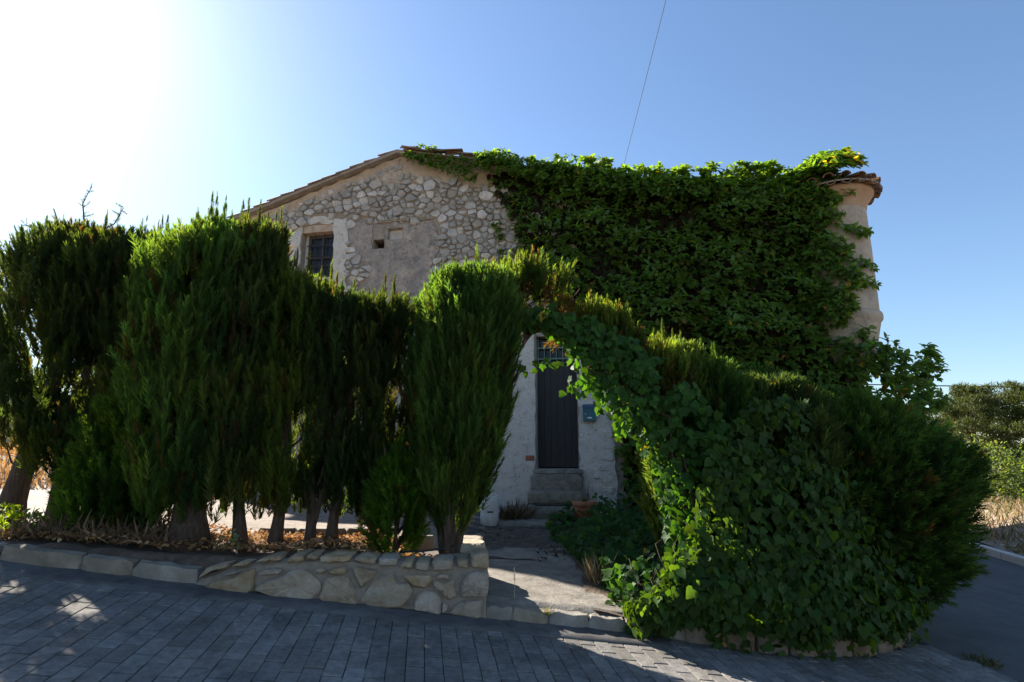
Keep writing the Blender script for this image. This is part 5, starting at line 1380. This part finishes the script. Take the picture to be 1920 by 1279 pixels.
GB = np.array([(-.5, 0, 0), (.5, 0, 0), (.32, .55, .05), (.0, 1.0, .22)], float); GF = np.array([(0, 1, 2), (0, 2, 3)])
def blades(P, h, base, bend=0.35, wid=0.012):
    n = len(P)
    T = GB.copy(); T[:, 0] *= 1.0
    A = np.array([0, 0, 1.0])[None] + rs.normal(size=(n, 3)) * np.array([bend, bend, 0.1])
    tint = np.array(base)[rs.randint(len(base), size=n)] * (1 + rs.uniform(-.25, .25, (n, 1)))
    N = rs.normal(size=(n, 3))
    A = unit(A); S = unit(np.cross(A, N)); NN = np.cross(S, A)
    V = P[:, None] + T[None, :, 0:1] * wid * S[:, None] + (T[None, :, 1:2] * A[:, None] + T[None, :, 2:3] * NN[:, None]) * h[:, None, None]
    FF = (GF[None] + (np.arange(n) * 4)[:, None, None]).reshape(-1, 3)
    return V.reshape(-1, 3), FF, np.repeat(tint, 4, 0)
STRAW = [(0.36, 0.27, 0.16), (0.30, 0.21, 0.12), (0.42, 0.33, 0.20), (0.24, 0.16, 0.09)]
def tuft(name, label, cat, x, y, z, r, n, h, base, bend=0.4, wid=0.008):
    a = rs.uniform(0, 6.28, n); q = r * np.sqrt(rs.rand(n))
    P = np.stack([np.cos(a) * q, np.sin(a) * q, np.full(n, -0.01)], 1)
    V, F, C = blades(P, rs.uniform(h * 0.4, h, n), base, bend, wid)
    o = np_obj(name, V, F, M['dryleaf'], None, C); o.location = (x, y, z)
    return tag(o, label, cat)
# tangle of dry twigs at the left, under the hedge
n = 1100; X = rs.uniform(-4.4, -2.95, n); Y = rs.uniform(5.15, 5.9, n)
V, F, C = blades(np.stack([X, Y, yard_z(X, Y) + 0.02], 1), rs.uniform(0.10, 0.30, n), [(0.20, 0.13, 0.08), (0.30, 0.22, 0.13), (0.12, 0.08, 0.05)], 1.0, 0.0035)
tag(np_obj('dry_twigs', V, F, M['dryleaf'], None, C), 'tangled dry twigs and straw between kerb and hedge trunks', 'dry twigs', kind='stuff')
tuft('dry_weed', 'dry brown weed clump left of the door steps', 'weed', 0.02, 9.85, float(yard_z(0.02, 9.85)), 0.20, 240, 0.48, [(0.14, 0.10, 0.06), (0.20, 0.15, 0.09), (0.09, 0.065, 0.04)], 0.6, 0.006)
tuft('dry_weed', 'pale dry weed at the edge of the path in the ivy', 'weed', 0.86, 6.15, float(yard_z(0.86, 6.15)), 0.10, 90, 0.38, STRAW, 0.45)
tuft('weed_tuft', 'tiny yellow weed sprouting from the path kerb joint', 'weed', 0.29, 5.14, float(road_z(0.29, 5.14)) + 0.08, 0.03, 26, 0.09, [(0.30, 0.26, 0.06), (0.20, 0.22, 0.05)], 0.9, 0.009)
tuft('roadside_weed', 'low green weed where paving meets the side road', 'weed', 4.32, 5.80, float(road_z(4.32, 5.8)) - 0.01, 0.16, 160, 0.10, [(0.05, 0.08, 0.02), (0.10, 0.11, 0.04), (0.16, 0.13, 0.07)], 0.9, 0.012)
stalk = MB().tube([(0, 0, 0), (0.004, 0, 0.14), (-0.002, 0, 0.27)], 0.0022, 5)
for k in range(9): stalk.tube([(0.0, 0, 0.16 + 0.013 * k), (0.008 * (-1) ** k, 0.003, 0.168 + 0.013 * k)], [0.0045, 0.002], 5)
o = stalk.build('grass_stalk', surface('straw_stalk', [(0.3, (0.42, 0.36, 0.22)), (0.7, (0.52, 0.46, 0.30))], 9.0, bump=0), None)
o.location = (0.02, 5.28, float(path_z(5.28, 0.02)) + 0.01); tag(o, 'single dry seed stalk standing on the path', 'grass')

# small leafy bush by the kerb at the far left
lb = empty('leafy_bush', (-4.72, 5.45, zy(-4.72, 5.45)), 0, 'low sunlit yellow-green leafy bush beside the kerb', 'bush')
n = 900; d = unit(rs.normal(size=(n, 3))); d[:, 2] = np.abs(d[:, 2]); P = d * np.array([0.50, 0.30, 0.26]) * (rs.rand(n, 1) ** 0.4)
V, F, C = scatter(OV, OF, P, d + rs.normal(size=(n, 3)) * 0.6, np.array([0, 0, 1.0])[None] + rs.normal(size=(n, 3)) * 0.6, rs.uniform(0.03, 0.06, n), tint_of(rs, n, (0.10, 0.15, 0.025), 0.4))
np_obj('foliage', V, F, M['ivyleaf'], lb, C)
tb = MB()
for k in range(12): tb.tube([(0, 0, -0.02), tuple(d[k] * np.array([0.25, 0.15, 0.12])), tuple(d[k] * np.array([0.45, 0.27, 0.22]))], [0.008, 0.005, 0.002], 4)
tag(tb.build('stems', M['stem'], lb), kind='stuff')
# pale young weed behind the wall
yw = empty('young_weed', (-2.42, 5.16, zy(-2.42, 5.16)), 0, 'young pale green weed with rounded leaves behind the low wall', 'weed')
P = np.stack([rs.normal(size=34) * 0.04, rs.normal(size=34) * 0.03, rs.uniform(0.02, 0.17, 34)], 1)
V, F, C = scatter(OV, OF, P, rs.normal(size=(34, 3)), np.array([0, -0.4, 1.0])[None] + rs.normal(size=(34, 3)) * 0.4, rs.uniform(0.03, 0.06, 34), tint_of(rs, 34, (0.16, 0.21, 0.12), 0.25))
np_obj('foliage', V, F, M['ivyleaf'], yw, C); MB().tube([(0, 0, 0), (0.01, 0, 0.17)], 0.004, 5).build('stem', M['stem'], yw)

# yard edging, straw bank and old garden wall seen through the hedge
ke = empty('yard_edging'); ke['kind'] = 'structure'
x = -2.6
while x < -1.0:
    ln = RS.uniform(0.35, 0.55); V, F = chunk(RS, ln - 0.01, 0.10, 0.14, 0.1)
    o = mesh_obj('edging_stone', V, F, M['concrete'], ke, loc=(x + ln / 2, 6.12, float(yard_z(x, 6.1)) - 0.04)); flat_smooth(o); x += ln
bank = grid_sheet('bank', np.arange(-26, -7.4, 0.4), lambda x: np.linspace(12.4, 22, 24), lambda x, y: float(yard_z(x, y)) - 0.05 + 0.75 * float(smooth01(12.4, 14.5, y)) * float(smooth01(-8.0, -10.5, x)) + 0.10 * float(vnoise(x, y)), M['earth'])
n = 3800; X = rs.uniform(-20, -8.3, n); Y = rs.uniform(12.6, 15.5, n)
Zb = yard_z(X, Y) - 0.03 + 0.75 * smooth01(12.4, 14.5, Y) * smooth01(-8.0, -10.5, X)
V, F, C = blades(np.stack([X, Y, Zb], 1), rs.uniform(0.2, 0.5, n), [(0.45, 0.28, 0.12), (0.40, 0.24, 0.10), (0.48, 0.34, 0.18)], 0.5, 0.03)
tag(np_obj('dry_grass', V, F, M['dryleaf'], None, C), 'orange dry grass on the bank behind the yard', 'grass', kind='stuff')
gw = empty('garden_wall', (-13.0, 16.2, 1.2), R(-4), 'old tan garden wall standing beyond the yard', 'wall')
MB().box(-7, 3.6, 0, 0.4, -0.6, 2.1).build('masonry', M['tan'], gw)
for k in range(26):
    ln = 0.40; V, F = chunk(RS, ln, 0.5, 0.12, 0.1); o = mesh_obj('coping_stone', V, F, M['rubble'], gw, loc=(-6.8 + k * 0.405, 0.2, 2.1)); flat_smooth(o)

# ------------------------------------------------------------------ beyond the side road
def side_kerb_x(y): return 8.75 + 0.19 * y
fk = empty('far_kerb'); fk['kind'] = 'structure'
y = 4.0
while y < 34:
    x0, x1 = side_kerb_x(y), side_kerb_x(y + 1.0)
    o = MB().box(-0.50, 0.50, -0.09, 0.09, -0.2, 0.17).build('kerb_stone', M['whitekerb'], fk, bevel=0.02)
    o.location = ((x0 + x1) / 2 + 0.09, y + 0.5, float(road_z((x0 + x1) / 2, y + 0.5))); o.rotation_euler = (0, -math.atan(0.036), math.atan2(1.0, x1 - x0))
    y += 1.01
def bank_z(x, y):
    e = x - side_kerb_x(y) - 0.15
    return float(road_z(side_kerb_x(y), y)) + 0.12 + 0.30 * float(smooth01(0.1, 3.0, e)) * 2 + 0.12 * float(vnoise(x, y))
vb = grid_sheet('verge', np.linspace(0, 1, 26), lambda t: np.linspace(3, 60, 90), lambda t, y: 0, M['earth'])
for v in vb.data.vertices:
    t, y = v.co.x, v.co.y; x = side_kerb_x(y) + 0.16 + 40 * t ** 2.2
    v.co = (x, y, bank_z(x, y))
n = 9000; Y = rs.uniform(8, 30, n); X = side_kerb_x(Y) + 0.25 + 4.2 * rs.rand(n) ** 1.2
Zv = np.array([bank_z(a, b) for a, b in zip(X, Y)])
V, F, C = blades(np.stack([X, Y, Zv], 1), rs.uniform(0.12, 0.36, n), STRAW + [(0.20, 0.20, 0.08), (0.12, 0.14, 0.05)], 0.5, 0.03)
tag(np_obj('dry_grass', V, F, M['dryleaf'], None, C), 'tall straw-coloured grass on the verge beyond the side road', 'grass', kind='stuff')

def pine(label, x, y, hgt, wid, seed, base=(0.055, 0.074, 0.020)):
    r2 = np.random.RandomState(seed); zb = bank_z(x, y) - 0.05
    root = empty('pine_tree', (x, y, zb), 0, label, 'tree', 'pines beyond the side road')
    tb = MB().tube([(0, 0, 0), (0.1, 0, hgt * 0.3), (-0.05, 0.1, hgt * 0.6), (0.05, 0, hgt * 0.93)], [0.17, 0.14, 0.09, 0.03], 9)
    clumps = []
    for k in range(26):
        t = 0.22 + 0.76 * k / 25; a = k * 2.4 + r2.uniform(-.3, .3); ln = wid * (0.35 + 0.75 * math.sin(math.pi * min(1, 0.15 + 0.8 * t))) * r2.uniform(0.65, 1.1) * (1.15 - 0.55 * t)
        e = np.array([math.cos(a) * ln, math.sin(a) * ln, hgt * t + 0.25 * ln]); b = np.array([0, 0, hgt * (t - 0.08)])
        tb.tube([b, (b + e) / 2 + np.array([0, 0, -0.05]), e], [0.045 * (1.2 - t), 0.03, 0.012], 5)
        for q in range(5):
            clumps.append(e * (0.55 + 0.12 * q) * np.array([1, 1, 0]) + np.array([0, 0, b[2] + (e[2] - b[2]) * (0.55 + 0.12 * q)]) + r2.normal(size=3) * np.array([0.22, 0.22, 0.12]))
    tb.build('trunk', M['bark'], root, True)
    c = np.array(clumps); per = 170
    d = unit(r2.normal(size=(len(c) * per, 3))); rad = r2.uniform(0.22, 0.50, len(c)).repeat(per)
    P = c.repeat(per, 0) + d * (rad * r2.rand(len(rad)) ** 0.5)[:, None] * np.array([1.15, 1.15, 0.62])
    A = d + np.array([0, 0, 0.8])[None]
    V, F, C = blades(P, r2.uniform(0.10, 0.20, len(P)), [base, tuple(np.array(base) * 0.75), tuple(np.array(base) * np.array([1.35, 1.2, 1.0]))], 0.9, 0.035)
    np_obj('crown', V, F, M['pineleaf'], root, C)
pine('flat-topped pine standing closest to the house beyond the side road', 20.0, 25.0, 4.5, 2.4, 1)
pine('wide pine at the right of the flat-topped pine', 22.9, 25.0, 4.6, 2.7, 2)
pine('pine half hidden behind the two roadside pines', 24.5, 30.5, 4.8, 2.5, 3, (0.07, 0.09, 0.03))
pine('younger pine behind the corner juniper', 17.2, 27.5, 4.1, 2.0, 4, (0.06, 0.085, 0.028))
pine('tall pine beyond the roadside shrubs', 27.5, 27.0, 4.8, 2.8, 5)
def shrub(label, x, y, r, h, seed, base):
    r2 = np.random.RandomState(seed); zb = bank_z(x, y) - 0.05
    root = empty('roadside_shrub', (x, y, zb), 0, label, 'shrub', 'shrubs on the verge')
    n = 3800; d = unit(r2.normal(size=(n, 3))); d[:, 2] = np.abs(d[:, 2]); az = np.arctan2(d[:, 1], d[:, 0])
    lump = 0.7 + 0.5 * vnoise(az * 2 + seed, d[:, 2] * 3)
    P = d * np.array([r, r, h]) * (lump * r2.rand(n) ** 0.35)[:, None]
    V, F, C = scatter(OV, OF, P, d + r2.normal(size=(n, 3)) * 0.6, r2.normal(size=(n, 3)) + np.array([0, 0, 1.0]), r2.uniform(0.07, 0.14, n), tint_of(r2, n, base, 0.4))
    np_obj('foliage', V, F, M['ivyleaf'], root, C)
    tb = MB()
    for k in range(9): tb.tube([(0, 0, 0), tuple(d[k] * np.array([r, r, h]) * 0.4), tuple(d[k] * np.array([r, r, h]) * 0.8)], [0.03, 0.02, 0.006], 5)
    tb.build('stems', M['stem'], root)
shrub('pale olive shrub on the verge in front of the flat-topped pine', 16.2, 20.2, 1.7, 2.1, 21, (0.085, 0.115, 0.055))
shrub('dense green shrub on the verge under the wide pine', 18.6, 20.6, 1.8, 1.9, 22, (0.06, 0.09, 0.03))
shrub('dark low shrub on the verge beside the pale olive shrub', 16.9, 17.9, 1.2, 1.0, 23, (0.045, 0.075, 0.028))
shrub('broad shrub behind the younger pine', 20.8, 21.8, 1.9, 2.3, 24, (0.075, 0.095, 0.04))

# ------------------------------------------------------------------ overhead cables
def cable(label, pts, r, sag):
    a, b = np.array(pts[0], float), np.array(pts[1], float); q = []
    for i in range(25):
        t = i / 24; p = a + (b - a) * t; p[2] -= sag * 4 * t * (1 - t); q.append(tuple(p))
    tag(MB().tube(q, r, 6).build('cable', M['wire'], None, True), label, 'cable')
cable('thin black cable rising over the ivy-clad roof into the sky', [(3.55, 27.0, 8.9), (1.55, -6.0, 9.0)], 0.0045, 0.42)
cable('thin power cable in the sky above the pines', [(12.0, 30.0, 5.75), (62.0, 31.0, 6.3)], 0.030, 0.5)
cable('low slack cable crossing in front of the pines', [(15.0, 21.0, 1.60), (40.0, 21.0, 1.1)], 0.018, 0.1)
